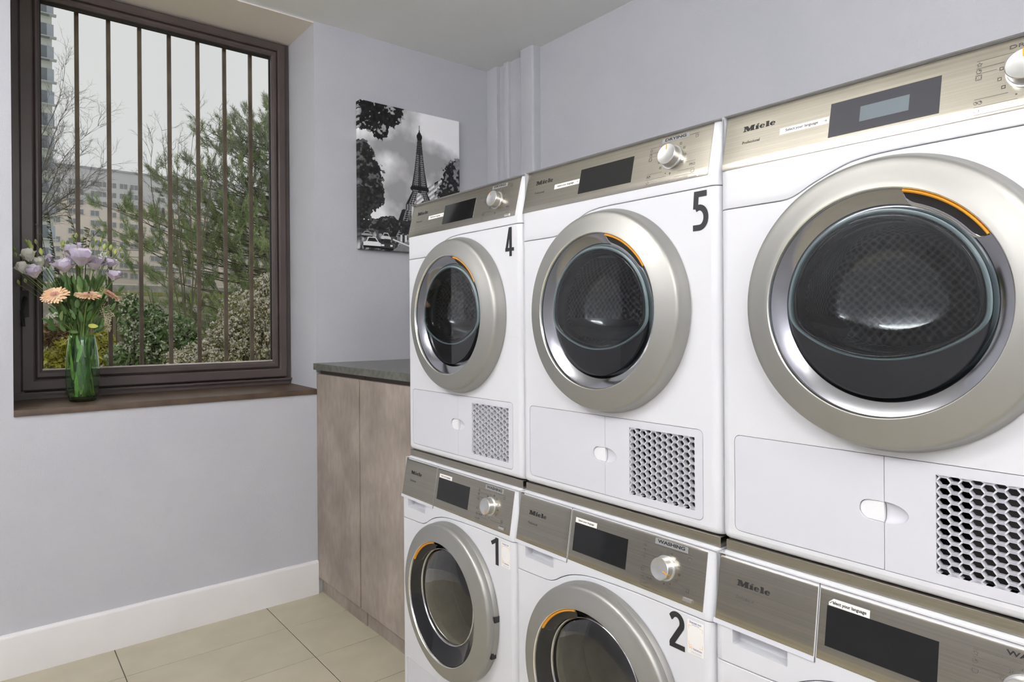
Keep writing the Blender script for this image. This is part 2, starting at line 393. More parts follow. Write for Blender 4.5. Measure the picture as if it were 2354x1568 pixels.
# ------------------------------------------------------------------ machines
W = .5985; RC = .018
def cornery(x, r=RC):
    d = min(x, W-x); return r-sqrt(max(0, r*r-(r-d)**2)) if d < r else 0.
XS = [0, .0012, .0035, .0065, .010, .014, .018]+[.018+(W-.036)*k/56 for k in range(1, 56)]+[W-.018, W-.014, W-.010, W-.0065, W-.0035, W-.0012, W]
DS = ([0, .13, .145, .158, .18, .205, .23, .2487, .28, .31, W], [1.5335, 1.5335, 1.5355, 1.541, 1.553, 1.564, 1.574, 1.580, 1.584, 1.5851, 1.585])
WS = ([0, .10, .125, .1376, .155, .1751, .20, .22, .25, .2837, .35, .4174, W], [.677, .680, .681, .6828, .690, .7028, .7150, .7217, .729, .7337, .737, .739, .7385])
def smooth_seam(tab):
    xs = np.linspace(-.05, W+.05, 400); z = np.interp(xs, *tab)
    k = np.hanning(15); k /= k.sum(); z = np.convolve(np.pad(z, 7, 'edge'), k, 'valid')
    return lambda x: float(np.interp(x, xs, z))
dseam, wseam = smooth_seam(DS), smooth_seam(WS)
def skin(zrows, yb, back):
    """closed slab: zrows(x) -> list of (z, y); rounded at both sides"""
    g = G(); nr = len(zrows(0.)); nx = len(XS); v = []
    for x in XS:
        c = cornery(x)
        for z, y in zrows(x): v.append((x, y+c, z))
    for x in XS:
        for z, y in zrows(x): v.append((x, max(back, y+cornery(x)+.001), z))
    N = nx*nr; f = []
    for i in range(nx-1):
        for j in range(nr-1):
            a = i*nr+j; f.append((a, a+nr, a+nr+1, a+1)); f.append((N+a, N+a+1, N+a+nr+1, N+a+nr))
        for j in (0,): a = i*nr; f.append((a, N+a, N+a+nr, a+nr))
        a = i*nr+nr-1; f.append((a, a+nr, N+a+nr, N+a))
    for j in range(nr-1):
        f.append((j, j+1, N+j+1, N+j)); a = (nx-1)*nr+j; f.append((a, N+a, N+a+1, a+1))
    return g.add(v, f)
def edge_rows(z0, z1, y0, e0, e1, n=8):
    """rows from z0 to z1 rounded by e0 at the bottom and e1 at the top"""
    r = [(z0+e0*(1-cos(t)), y0+e0*(1-sin(t))) for t in np.linspace(0, pi/2, 5)]
    r += [(z0+e0+(z1-e1-z0-e0)*k/n, y0) for k in range(1, n)]
    r += [(z1-e1+e1*sin(t), y0+e1*(1-cos(t))) for t in np.linspace(0, pi/2, 5)]
    return r
def cyl_cut(r, cx, cz, y0=-.1, y1=.2, n=96):
    return G().prism([(cx+r*cos(2*pi*k/n), cz+r*sin(2*pi*k/n)) for k in range(n)], y0, y1).me(None, fix=True)
def pr_cut(pts, y0, y1): return G().prism(pts, y0, y1).me(None, fix=True)
CX = .303
def ring_me(y0, cz, Rb=.232):
    prof = [(Rb-.006, 0), (Rb, -.0015), (Rb+.0004, -.006), (Rb-.004, -.015), (.2265, -.026), (.2245, -.032), (.2225, -.0352), (.219, -.0372), (.213, -.0385), (.200, -.0425), (.186, -.0468), (.180, -.0485), (.1768, -.0490)]
    lip = [(.1768, -.0490), (.1756, -.0484), (.1750, -.0470), (.1740, -.0440), (.1738, -.040)]  # brighter metal on the lip puts the rim highlight into colour
    return G().lathe(prof, CX, cz, 128, y=y0).me(MT['ring'], 40), G().lathe(lip, CX, cz, 128, y=y0).me(MT['lip'], 60)
def miele(h):
    """heavy slab-serif brand lettering, cap height h"""
    g = G()
    def q(x0, x1, z0, z1): P.append([(x0, z0), (x1, z0), (x1, z1), (x0, z1)])
    P = []
    q(0, .50, 0, .13); q(0, .42, .87, 1.); q(.14, .34, .1, .95)
    P.append([(.10, 1.), (.66, 1.), (1.02, .30), (.92, 0), (.66, 0), (.22, .8)]); P.append([(.74, 0), (.94, 0), (1.44, 1.), (1.22, 1.)])
    q(1.18, 1.70, .05, 1.); q(1.10, 1.80, 0, .13); q(1.5, 1.80, .87, 1.)
    x = 1.90
    q(x+.07, x+.50, .05, .70); q(x, x+.58, 0, .12); q(x, x+.3, .59, .70); P.append([(x+.14, .80), (x+.40, .80), (x+.62, 1.), (x+.34, 1.)])
    def e(x):
        o = ellipse(x+.42, .35, .42, .37, 30, 20, 325); i = ellipse(x+.46, .35, .13, .26, 30, 20, 325)
        n = len(o); g.add([(a, 0, b) for a, b in o]+[(a, 0, b) for a, b in i], [(k, k+1, k+1+n, k+n) for k in range(n-1)])
        P.append([(x+.24, .33), (x+.83, .33), (x+.81, .42), (x+.24, .42)])
    e(x+.66); x2 = x+1.62
    q(x2+.07, x2+.50, .05, 1.); q(x2, x2+.58, 0, .12); q(x2, x2+.3, .89, 1.)
    e(x2+.64)
    for p in P: g.add([(a, 0, b) for a, b in p], [tuple(range(len(p)))])
    w_ = x2+.64+.84
    return [(a*h, 0, b*h) for a, _, b in g.v], g.f, w_*h
class Plane2:
    """panel plane: local (x, v) -> 3D, out = distance in front"""
    def __init__(s, y0, z0, y1, z1):
        L = math.hypot(y1-y0, z1-z0); s.d = ((y1-y0)/L, (z1-z0)/L); s.n = (-s.d[1], s.d[0]); s.o = (y0, z0); s.L = L
    def P(s, x, v, out=0.): return (x, s.o[0]+s.d[0]*v+s.n[0]*out, s.o[1]+s.d[1]*v+s.n[1]*out)
def flat_on(pl, vf, x, v, out=.0012, g=None, sx=1.):
    g = g or G(); g.add([pl.P(x+a*sx, v+b, out) for a, b in vf[0]], [tuple(f) for f in vf[1]]); return g
def slab_on(pl, x0, x1, v0, v1, out0, out1, g=None, bev=.0):
    g = g or G(); b = bev
    v = [pl.P(x0, v0, out0), pl.P(x1, v0, out0), pl.P(x1, v1, out0), pl.P(x0, v1, out0), pl.P(x0+b, v0+b, out1), pl.P(x1-b, v0+b, out1), pl.P(x1-b, v1-b, out1), pl.P(x0+b, v1-b, out1)]
    return g.add(v, [(4, 5, 6, 7), (0, 1, 5, 4), (1, 2, 6, 5), (2, 3, 7, 6), (3, 0, 4, 7), (3, 2, 1, 0)])
LW = .00045
def icons(pl, g, kind):
    out = .0012
    def st(p, closed=False, w_=LW*1.3): flat_on(pl, ribbon(p, w_, closed), 0, 0, out, g)
    def ln(x0, x1, v): st([(x0, v), (x1, v)], w_=LW)
    def tx(s, x, v, size=.0075, off=0, sx=1., al='LEFT'): flat_on(pl, text_shape(s, size, off, sx, align=al), x, v, out, g)
    def star(x, v, r=.0034): st([(x+(r if k % 2 == 0 else r*.45)*sin(pi*k/5), v+(r if k % 2 == 0 else r*.45)*cos(pi*k/5)) for k in range(10)], True)
    def clock(x, v, r=.0032):
        st(ellipse(x, v, r, r, 16)[:-1], True); s = [(x, v)]+[(x+r*.8*sin(t), v+r*.8*cos(t)) for t in np.linspace(0, pi/2, 5)]; g.add([pl.P(a, b, out) for a, b in s], [tuple(range(5, -1, -1))])
    def sq(x, v, r=.0033, dot=True):
        st([(x-r, v-r), (x+r, v-r), (x+r, v+r), (x-r, v+r)], True)
        st(ellipse(x, v, r*.85, r*.85, 14)[:-1], True, LW*.8)
        if dot: g.add([pl.P(a, b, out) for a, b in ellipse(x, v, .0005, .0005, 6)[:-1]], [tuple(range(6))])
    def tub(x, v, r=.0038):
        st([(x-r, v+r*.8), (x-r*.9, v-r*.5), (x-r*.4, v-r*.8), (x+r*.4, v-r*.8), (x+r*.9, v-r*.5), (x+r, v+r*.8)]); st([(x-r, v+r*.5), (x-r*.5, v+r*.7), (x, v+r*.45), (x+r*.5, v+r*.7), (x+r, v+r*.5)])
    def dot(x, v, r=.0012): g.add([pl.P(a, b, out) for a, b in ellipse(x, v, r, r, 10)[:-1]], [tuple(range(10))])
    if kind == 'dry':
        for x1, v in ((.472, .0893), (.452, .0778), (.444, .0695), (.459, .0293), (.4705, .0170), (.485, .0050)): ln(.4187, x1, v)
        for x0, v in ((.492, .0985), (.517, .0390), (.500, .0230), (.492, .0115)): ln(x0, .5415, v)
        star(.4222, .0835); clock(.422, .0733); sq(.4222, .0632, .0036); clock(.4205, .0235, .0022); clock(.4258, .0235, .0026); st(ellipse(.4222, .0108, .003, .003, 12, -200, 60)); st([(.4222, .0118), (.4222, .0138)])
        sq(.537, .0925, .003); tx('PRO', .5415, .0295, .0075, al='RIGHT'); st([(.535, .0135), (.532, .0165), (.534, .0195), (.541, .0195), (.541, .0140)], True)
        for a in (35, 62, 90, 118, 236, 262, 290): sq(.480+.0325*sin(radians(a)), .0575+.0325*cos(radians(a)), .0022, False)
        dot(.4685, .0240); dot(.480, .0225); tx('T', .4786, .0185, .006, .0004)
    else:
        for x1, v in ((.476, .0965), (.4685, .0860), (.4555, .0737), (.449, .0475), (.456, .0325), (.4705, .0210), (.4785, .0075)): ln(.4190, x1, v)
        for x0, v in ((.489, .0972), (.503, .0355), (.4885, .0220)): ln(x0, .5425, v)
        star(.4222, .0912); clock(.4215, .0803); tub(.4222, .0672); tub(.4222, .0410); tub(.4215, .0142, .003); tx('1/', .4265, .0118, .006); clock(.4345, .0142, .0028)
        tx('ECO 40-60', .4190, .0245, .0068, .0001, .95); tub(.537, .0905, .0040); sq(.5375, .0285, .0036, False)
        for s, x, v in (('30', .4600, .0795), ('90', .4893, .0868), ('75', .5030, .0795), ('60', .5105, .0672), ('40', .5110, .0520), ('20', .5050, .0378), ('40', .4490, .0665)): tx(s, x, v, .0068)
        for x, v in ((.4762, .0890), (.4650, .0300), (.4803, .0268), (.4953, .0305)): dot(x, v)
def knob_objs(root, pl, x, v, ang, r=.0235, h=.021):
    # turned knob: built around the panel normal
    prof = [(r+.002, 0.), (r+.002, .002), (r, .0022), (r, .0035), (r-.0008, .004), (r-.0012, h-.0012), (r-.0022, h), (r-.0035, h), (r-.0045, h-.0004), (0., h-.0004)]
    g = G(); seg = 48; vv = []
    for rr, o in prof:
        for k in range(seg): t = 2*pi*k/seg; vv.append(pl.P(rr*cos(t), rr*sin(t), o))
    n = len(prof)
    base = Vector(pl.P(0, 0, 0))
    vv = [Vector(p)-base for p in vv]
    g.add(vv, [(i*seg+k, i*seg+(k+1) % seg, (i+1)*seg+(k+1) % seg, (i+1)*seg+k) for i in range(n-1) for k in range(seg)])
    kn = g.obj('knob', MT['knob'], root, smooth=35, fix=True); kn.location = pl.P(x, v, .0006)
    gm = G(); a = radians(ang); d = (sin(a), cos(a)); nn = (cos(a), -sin(a)); ww = .0011
    def PP(rr, s, o): return Vector(pl.P(d[0]*rr+nn[0]*s, d[1]*rr+nn[1]*s, o))-base
    gm.add([PP(r*.40, -ww, h+.0002), PP(r*.40, ww, h+.0002), PP(r-.0014, ww, h+.0002), PP(r-.0014, -ww, h+.0002), PP(r+.0003, -ww, h-.006), PP(r+.0003, ww, h-.006)], [(0, 1, 2, 3), (3, 2, 5, 4)])
    gm.obj('pointer_mark', MT['orange'], kn)
    return kn
def sticker_text(root, pl, x0, x1, v0, v1, txt, size, m, name='label', bold=0., sx=1., arrow=False, clip=False):
    g = slab_on(pl, x0, x1, v0, v1, .0010, .0013); o = g.obj(name, m, root)
    g2 = flat_on(pl, text_shape(txt, size, bold, sx, align='CENTER'), (x0+x1)/2-(.004 if arrow else 0), (v0+v1)/2-size*.25, .0015)
    if arrow:
        xr = x1-.004; vm = (v0+v1)/2; flat_on(pl, ribbon([(xr-.005, vm), (xr, vm)], .0007), 0, 0, .0015, g2); flat_on(pl, ribbon([(xr-.002, vm+.0018), (xr, vm), (xr-.002, vm-.0018)], .0007), 0, 0, .0015, g2)
    g2.obj('label_print', MT['ink'], root); return o
def plate(pl, x0, x1, v1, bend, m, root, name, v0=.0006):
    """steel plate lying on the panel plane, rolled over at the top; rounded upper corners"""
    r = bend; rows = [(v0, -.0004), (v0, .0007), (v0+.0005, .0010)]+[(v0+(v1-r-v0)*k/6, .0010) for k in range(1, 7)]
    rows += [(v1-r+r*sin(t), .0010-r*(1-cos(t))) for t in np.linspace(.2, 1.45, 7)]
    xs = [x0, x0+.0004, x0+.0015]+[x0+.0015+(x1-x0-.003)*k/12 for k in range(1, 12)]+[x1-.0015, x1-.0004, x1]
    v = []
    for i, x in enumerate(xs):
        side = -.0010 if i in (0, len(xs)-1) else (-.0001 if i in (1, len(xs)-2) else 0.)
        for vv, out in rows: v.append(pl.P(x, vv, out+side))
    nr = len(rows)
    return G().add(v, [(i*nr+j, (i+1)*nr+j, (i+1)*nr+j+1, i*nr+j+1) for i in range(len(xs)-1) for j in range(nr-1)]).obj(name, m, root, smooth=50)
def digit(ch, x0, z0, w_, h, y):
    g = G(); s = .150
    def rb(p, ww=s): v, f = ribbon(p, ww); yy = y-.00006*len(g.f)/max(1, len(g.f))*(1+len(g.v)/60.); g.add([(x0+a*w_, yy, z0+b*h) for a, b in [(q[0]/.49, q[1]) for q in v]], f)
    if ch == '5': rb([(.44, .925), (.13, .925), (.10, .55)]); rb([(.10, .55)]+ellipse(.215, .33, .200, .255, 16, 125, -90)[2:]+[(.02, .075)])
    if ch == '4': rb([(.30, 0), (.30, 1)], .14); rb([(.49, .235), (.0, .235)], .12); rb([(.06, .20), (.27, .98)], .13)
    if ch == '1': rb([(.33, 0), (.33, 1)], .17); rb([(.02, .74), (.33, .93)], .14)
    if ch == '2': rb([(.05, .80)]+ellipse(.23, .71, .175, .215, 14, 150, -25)+[(.10, .14), (.085, .07)]); rb([(.02, .07), (.49, .07)], .14)
    return g.obj('number_%s' % {'5': 'five', '4': 'four', '1': 'one', '2': 'two'}[ch], MT['vinyl'])

# ---- dryer prototype
DB = .9; DTOP = 1.7215
DP = Plane2(0, 1.607, .025, 1.715)
def dryer_proto():
    root = thing('tumble_dryer', '', 'dryer', (0, 0, DB))
    inv = Matrix.Translation((0, 0, -DB))
    def fin(o): o.matrix_parent_inverse = inv; return o
    # body shell without a front
    g = G(); x0, x1, y0, y1, z0, z1 = .0015, W-.0015, .0165, .64, DB+.004, 1.718
    v = [(x, y, z) for x in (x0, x1) for y in (y0, y1) for z in (z0, z1)]
    g.add(v, [(0, 1, 3, 2), (4, 6, 7, 5), (2, 3, 7, 6), (0, 2, 6, 4), (1, 5, 7, 3)])
    fin(g.obj('body', MT['white'], root))
    # upper housing
    def rows(x):
        s = dseam(x)+.0009; c = cornery(x, .010) if min(x, W-x) < .010 else 0
        r = [(s, .0012), (s+.0004, .0004), (s+.0012, 0)]+[(s+(1.607-s)*k/5, 0) for k in range(1, 6)]
        r += [(1.607+.108*k/6, .025*k/6) for k in range(1, 7)]
        r[-1] = (1.7145-c*.6, .0249)
        r += [(1.7185-c*.8, .0275), (1.7208-c*.9, .031), (1.7215-c, .036), (1.7215-c, .08), (1.7215-c, .2)]
        return r
    fin(link('control_housing', skin(rows, 0, .21).me(MT['white'], 40, fix=True), root))
    # lower front, with door hole and drawer pocket
    lf = skin(lambda x: edge_rows(DB, dseam(x)-.0009, 0, .014, .0012), 0, .0165).me(MT['white'], fix=True)
    cuts = [cyl_cut(.157, CX, 1.3445), pr_cut(rrect(.0295, .5600, .9212, 1.1035, .012), -.05, .1)]
    fin(link('front_panel', bevelled(lf, .0009, 2, 40, cuts), root))
    # filter flap (left) and vent cover (right)
    def rr2(x0, x1, z0, z1, rl, rr): 
        p = []
        for cx, cz, a, r in ((x1-rr, z0+rr, -90, rr), (x1-rr, z1-rr, 0, rr), (x0+rl, z1-rl, 90, rl), (x0+rl, z0+rl, 180, rl)):
            for k in range(6): t = radians(a+90*k/5); p.append((cx+r*cos(t), cz+r*sin(t)))
        return p
    zf = 1.0135
    def capsule_cut(xc, sgn, dep, L):
        g = G(); v = []; nu, nv = 16, 24
        # half-buried ellipsoid
        for i in range(nu+1):
            for j in range(nv):
                a = pi*i/nu; b = 2*pi*j/nv; v.append((xc+L*cos(a), dep*sin(a)*cos(b), zf+.0172*sin(a)*sin(b)))
        g.add(v, [(i*nv+j, i*nv+(j+1) % nv, (i+1)*nv+(j+1) % nv, (i+1)*nv+j) for i in range(nu) for j in range(nv)]); return g.me(None, merge=True, fix=True)
    fm = G().prism(rr2(.0305, .2955, .9222, 1.1025, .011, .0004), .0002, .014).me(MT['whiteflap'], fix=True)
    tabcut = pr_cut([(.32, .9972), (.32, 1.0298)]+[(.2735+.0165*cos(radians(a)), 1.0135+.0163*sin(radians(a))) for a in range(90, 271, 15)], -.01, .05)
    fl_ = fin(link('filter_flap', bevelled(fm, .0006, 2, 40, [tabcut]), root))
    tab = [(.2950, .9978), (.2950, 1.0292)]+[(.2738+.0158*cos(radians(a)), 1.0135+.0157*sin(radians(a))) for a in range(90, 271, 15)]
    gt = G(); nn = len(tab); gt.add([(x, .0012+(.0028 if x < .28 else .0), z) for x, z in tab]+[(x, .013, z) for x, z in tab], [tuple(range(nn)), tuple(range(2*nn-1, nn-1, -1))]+[(i, i+nn, (i+1) % nn+nn, (i+1) % nn) for i in range(nn)])
    t_ = gt.obj('finger_tab', mat('tab_plastic', (.80, .80, .83), .3), fl_); 
    GX0, GX1, GZ0, GZ1 = .3685, .5400, .9385, 1.0860
    vm = G().prism(rr2(.2965, .5590, .9222, 1.1025, .0004, .011), .0, .014).me(MT['whiteflap'], fix=True)
    vo = fin(link('vent_cover', bevelled(vm, .0006, 2, 40, [pr_cut([(GX0, GZ0), (GX1, GZ0), (GX1, GZ1), (GX0, GZ1)], -.05, .1), capsule_cut(.2965, 1, .009, .035)]), root))
    # wavy grille ribs
    gg = G(); per = .0282; pz = .0151; amp = pz/4; th = .00175
    def wave(x, ph):
        u = ((x-GX0)/per+ph) % 1.
        if u < .30: return 1.
        if u < .50: return 1.-2.*(u-.30)/.20
        if u < .80: return -1.
        return -1.+2.*(u-.80)/.20
    def wave_x(ph):
        xs = {GX0, GX1}
        for k in range(-2, 9):
            for b in (0, .30, .50, .80):
                x = GX0+(k+b-ph)*per
                if GX0 < x < GX1: xs.add(x)
        return sorted(xs)
    k = 0; z = GZ1+.002
    while z > GZ0-.004:
        ph = .30+(.5 if k % 2 else 0.)
        ph += 0
        pts = [(x, z+amp*.98*wave(x, ph)) for x in wave_x(ph)]
        top = [(x, min(GZ1, max(GZ0, a+th))) for x, a in pts]; bot = [(x, min(GZ1, max(GZ0, a-th))) for x, a in pts]
        n = len(pts)
        v = [(x, .0012, a) for x, a in top]+[(x, .0012, a) for x, a in bot]+[(x, .012, a) for x, a in top]+[(x, .012, a) for x, a in bot]
        f = []
        for i in range(n-1):
            f += [(n+i, n+i+1, i+1, i), (i, i+1, 2*n+i+1, 2*n+i), (n+i+1, n+i, 3*n+i, 3*n+i+1)]
        gg.add(v, f); z -= pz/2; k += 1
    gr = gg.obj('grille', MT['whiteflap'], vo)
    db = G().box(GX0+.035, GX1+.02, .045, .05, GZ0-.02, GZ1+.02); db.obj('dark_backing', MT['dark'], vo)
    # door
    rm, lm = ring_me(0, 1.3445)
    door = fin(link('door', rm, root)); link('lip_ring', lm, door)
    G().lathe([(.1739, -.0425), (.1737, -.040), (.147, -.0285), (.1462, -.0275)], CX, 1.3445, 128).obj('inner_bevel', MT['chromedull'], door, smooth=40)
    # black lower surround + bowl, outline = circle cut by a flatter lower arc
    Rg = .1463; R2 = .2075; c2 = .119
    def rho(t):                       # t clockwise from up
        ux, uz = sin(t), cos(t); b = -uz*c2; disc = b*b-(c2*c2-R2*R2); r2 = -b+sqrt(disc)
        # soft minimum
        k = 60.; return -math.log(math.exp(-k*Rg*1)+math.exp(-k*r2))/k if False else min(Rg, r2)
    seg = 144; ths = [2*pi*k/seg for k in range(seg)]; rh = np.array([rho(t) for t in ths])
    ker = np.hanning(11); ker /= ker.sum(); rh = np.convolve(np.concatenate([rh[-5:], rh, rh[:5]]), ker, 'valid'); rh = np.minimum(rh, Rg-.0002)
    def rings(prof, m, name, fixn=False, smooth=50):
        v = []; 
        for fr, y in prof:
            for k, t in enumerate(ths):
                r = (Rg if fr > 1.5 else rh[k]*fr); v.append((CX+r*sin(t), y, 1.3445+r*cos(t)))
        g = G().add(v, [(i*seg+k, i*seg+(k+1) % seg, (i+1)*seg+(k+1) % seg, (i+1)*seg+k) for i in range(len(prof)-1) for k in range(seg)])
        return g.obj(name, m, door, smooth=smooth, fix=fixn)
    rings([(2., -.0278), (1.0, -.0278), (.995, -.022), (.995, .01)], MT['black'], 'window_surround')
    # glass bowl: thick closed shell bulging into the drum
    outer = [(.992, -.031), (.985, -.0328), (.965, -.0332), (.945, -.0315), (.93, -.027), (.905, -.010), (.87, .012), (.80, .032), (.66, .045), (.45, .052), (.22, .055), (.0005, .056)]
    inner = [(.0005, .0515), (.22, .0505), (.45, .047), (.655, .040), (.795, .027), (.87, .006), (.915, -.012), (.955, -.020), (.992, -.024)][::-1]
    inner = [(a+.012 if .3 < a < .95 else a, b+.0085) for a, b in inner]
    outer = [(a*.955, b) for a, b in outer]; inner = [(a*.955, b) for a, b in inner]
    prof = outer+[(.0005, .0605)]+inner[::-1][1:]+[outer[0]]
    rings(prof, MT['bowl'], 'glass_bowl', True, 60)
    rings([(1.0, -.0282), (.998, -.0318), (.985, -.0338), (.968, -.0338), (.958, -.0318), (.955, -.026)], MT['glassrim'], 'glass_rim', False, 60)
    G().lathe([(.1460, -.0345), (.0004, -.0345)], CX, 1.3445, 96).face(1, -1).obj('glass_pane', MT['pane'], door)
    # handle: orange strip and black patch standing in for the dark recess, upper right
    a0, a1 = 13., 58.
    handle(door, 1.3445, 0, a0, a1)
    # drum
    gd = G().lathe([(.154, .012), (.158, .030), (.200, .045), (.272, .060), (.275, .075), (.275, .40), (.262, .42), (.02, .44), (0.0005, .44)], CX, 1.3445, 96)
    dme = gd.me(drum_mat(), 40); uvl = dme.uv_layers.new(name='uv'); vs_ = dme.vertices
    for p in dme.polygons:
        an = [atan2(vs_[i].co.x-CX, vs_[i].co.z-1.3445) for i in p.vertices]; am = max(an)
        for li, vi, t_ in zip(p.loop_indices, p.vertices, an):
            co = vs_[vi].co
            if p.center.y > .415: uvl.data[li].uv = (co.x, co.z)
            else: uvl.data[li].uv = ((t_+(2*pi if am-t_ > pi else 0))*.27, co.y)
    dr = fin(link('drum', dme, root))
    for k in range(3):
        a = radians(20+120*k); g = G(); pr = [(-.035, 0), (-.018, .045), (0, .062), (.018, .045), (.035, 0)]
        v = []
        for y in (.085, .39):
            for s, hgt in pr:
                rr = .274-hgt*(1 if y < .2 else .7); v.append((CX+rr*sin(a)+s*cos(a), y, 1.3445+rr*cos(a)-s*sin(a)))
        g.add(v, [(i, i+1, i+6, i+5) for i in range(4)]+[(4, 3, 2, 1, 0), (5, 6, 7, 8, 9)]); g.obj('drum_rib', MT['drum'], dr, smooth=70)
    # control panel
    cp = fin(plate(DP, .0058, .5748, .1130, .0045, MT['steel'], root, 'control_panel'))
    return root, cp
def drum_mat():
    m = mat('honeycomb_drum', (.42, .41, .45), .28, .95); t = m.node_tree; b = t.nodes['Principled BSDF']
    co = t.nodes.new('ShaderNodeTexCoord'); vo = t.nodes.new('ShaderNodeTexVoronoi'); vo.voronoi_dimensions = '2D'; vo.feature = 'F1'; vo.inputs['Scale'].default_value = 75; vo.inputs['Randomness'].default_value = 0
    mp = t.nodes.new('ShaderNodeMapping'); mp.inputs['Rotation'].default_value = (0, 0, pi/4); t.links.new(co.outputs['UV'], mp.inputs['Vector']); t.links.new(mp.outputs[0], vo.inputs['Vector'])
    mr = t.nodes.new('ShaderNodeMapRange'); mr.inputs['From Max'].default_value = .62; t.links.new(vo.outputs['Distance'], mr.inputs['Value'])
    cr = t.nodes.new('ShaderNodeValToRGB'); cr.color_ramp.elements[0].color = (.20, .19, .22, 1); cr.color_ramp.elements[1].color = (.44, .43, .48, 1); cr.color_ramp.elements[0].position = .35; t.links.new(mr.outputs[0], cr.inputs['Fac']); t.links.new(cr.outputs['Color'], b.inputs['Base Color'])  # drum holes and dimple shading darkened in the base colour
    bp = t.nodes.new('ShaderNodeBump'); bp.inputs['Strength'].default_value = .9; bp.inputs['Distance'].default_value = .006
    t.links.new(mr.outputs[0], bp.inputs['Height']); t.links.new(bp.outputs[0], b.inputs['Normal']); return m
def handle(door, cz, y0, a0, a1, dep=.0125, lipw=.0060):
    n = 30; ts = [radians(a0+(a1-a0)*k/n) for k in range(n+1)]
    pts = [(CX+.1718*sin(t), y0-.0455, cz+.1718*cos(t)) for t in ts]
    v = []; rows_ = ((.1738, -.0430), (.1733, -.0462), (.1716, -.0472), (.1700, -.0462), (.1694, -.0420))
    for t in ts:
        for r, y in rows_: v.append((CX+r*sin(t), y0+y, cz+r*cos(t)))
    m = len(rows_); G().add(v, [(i*m+j, (i+1)*m+j, (i+1)*m+j+1, i*m+j+1) for i in range(n) for j in range(m-1)]+[tuple(range(m)), tuple((n*m+j) for j in range(m-1, -1, -1))]).obj('handle_strip', MT['orange'], door, smooth=60)
    v = []; w2 = []
    for k, t in enumerate(ts):
        e_ = min(1., min(k, n-k)/n*6.); q = sqrt(1-(1-e_)**2); ri = .1690-dep*q; ri2 = ri-lipw*q
        cone = lambda r: -.0285-(r-.147)*.0115/.0267-.0012
        for r in (.1698, (.1698+ri)/2, ri): v.append((CX+r*sin(t), y0+cone(r)-.0006, cz+r*cos(t)))
        for r, o in ((ri+.0004, .0010), ((ri+ri2)/2, .0022), (ri2, .0002)): w2.append((CX+r*sin(t), y0+cone(r)-o, cz+r*cos(t)))
    G().add(v, [(i*3+j, (i+1)*3+j, (i+1)*3+j+1, i*3+j+1) for i in range(n) for j in range(2)]).obj('handle_recess', MT['blackmatte'], door, smooth=60)  # raised black patch puts the recess's shade into colour
    G().add(w2, [(i*3+j, (i+1)*3+j, (i+1)*3+j+1, i*3+j+1) for i in range(n) for j in range(2)]).obj('handle_lip', MT['chrome'], door, smooth=80)
def dress_dryer(root, cp, ang, smoky=False, num=None, sticker='grey'):
    base = cp
    def fin(o): o.parent = root; o.matrix_parent_inverse = Matrix.Translation((0, 0, -DB)); return o
    dsp = slab_on(DP, .2085, .3745, .0212, .0832, .0008, .0016, bev=.0004).obj('display', MT['displaygrey'] if smoky else MT['display'], base)
    if smoky: slab_on(DP, .2583, .3318, .0378, .0645, .0016, .00175).obj('lcd_window', MT['lcd'], base)
    v, f, w_ = MIELE; s = .0645/w_
    G().add([DP.P(.0435+a*s, .0725+b, .0013) for a, _, b in v], f).obj('brand_logo', MT['ink'], base)
    flat_on(DP, text_shape('Professional', .0080, .0001, .93), .0440, .0475, .0013).obj('lettering', MT['inkgrey'], base)
    gi = G(); icons(DP, gi, 'dry'); gi.obj('programme_print', MT['inkgrey'], base)
    sticker_text(base, DP, .1190, .2075, .0485, .0610, 'Select your language', .0072, MT['label'], 'language_label', .0001, 1.0, arrow=True)
    if sticker == 'grey': sticker_text(base, DP, .4485, .5180, .0945, .1045, 'DRYING', .0084, MT['labelgrey'], 'programme_label', .00034, 1.75)
    else: flat_on(DP, text_shape('DRYING', .0078, 0, 1.75), .4565, .0955, .0014).obj('programme_label', MT['inkgrey'], base)
    k = knob_objs(root, DP, .480, .0575, ang); fin(k)
    sb = slab_on(DP, .5297, .5513, .0026, .0098, .0005, .0040, bev=.0010).obj('start_button', MT['lip'], root); fin(sb)
    if num:
        d = digit(num, .5385 if num == '5' else .5320, 1.5000, .0378, .0788, -.0006); d.parent = root; d.matrix_parent_inverse = Matrix.Translation((0, 0, -DB))
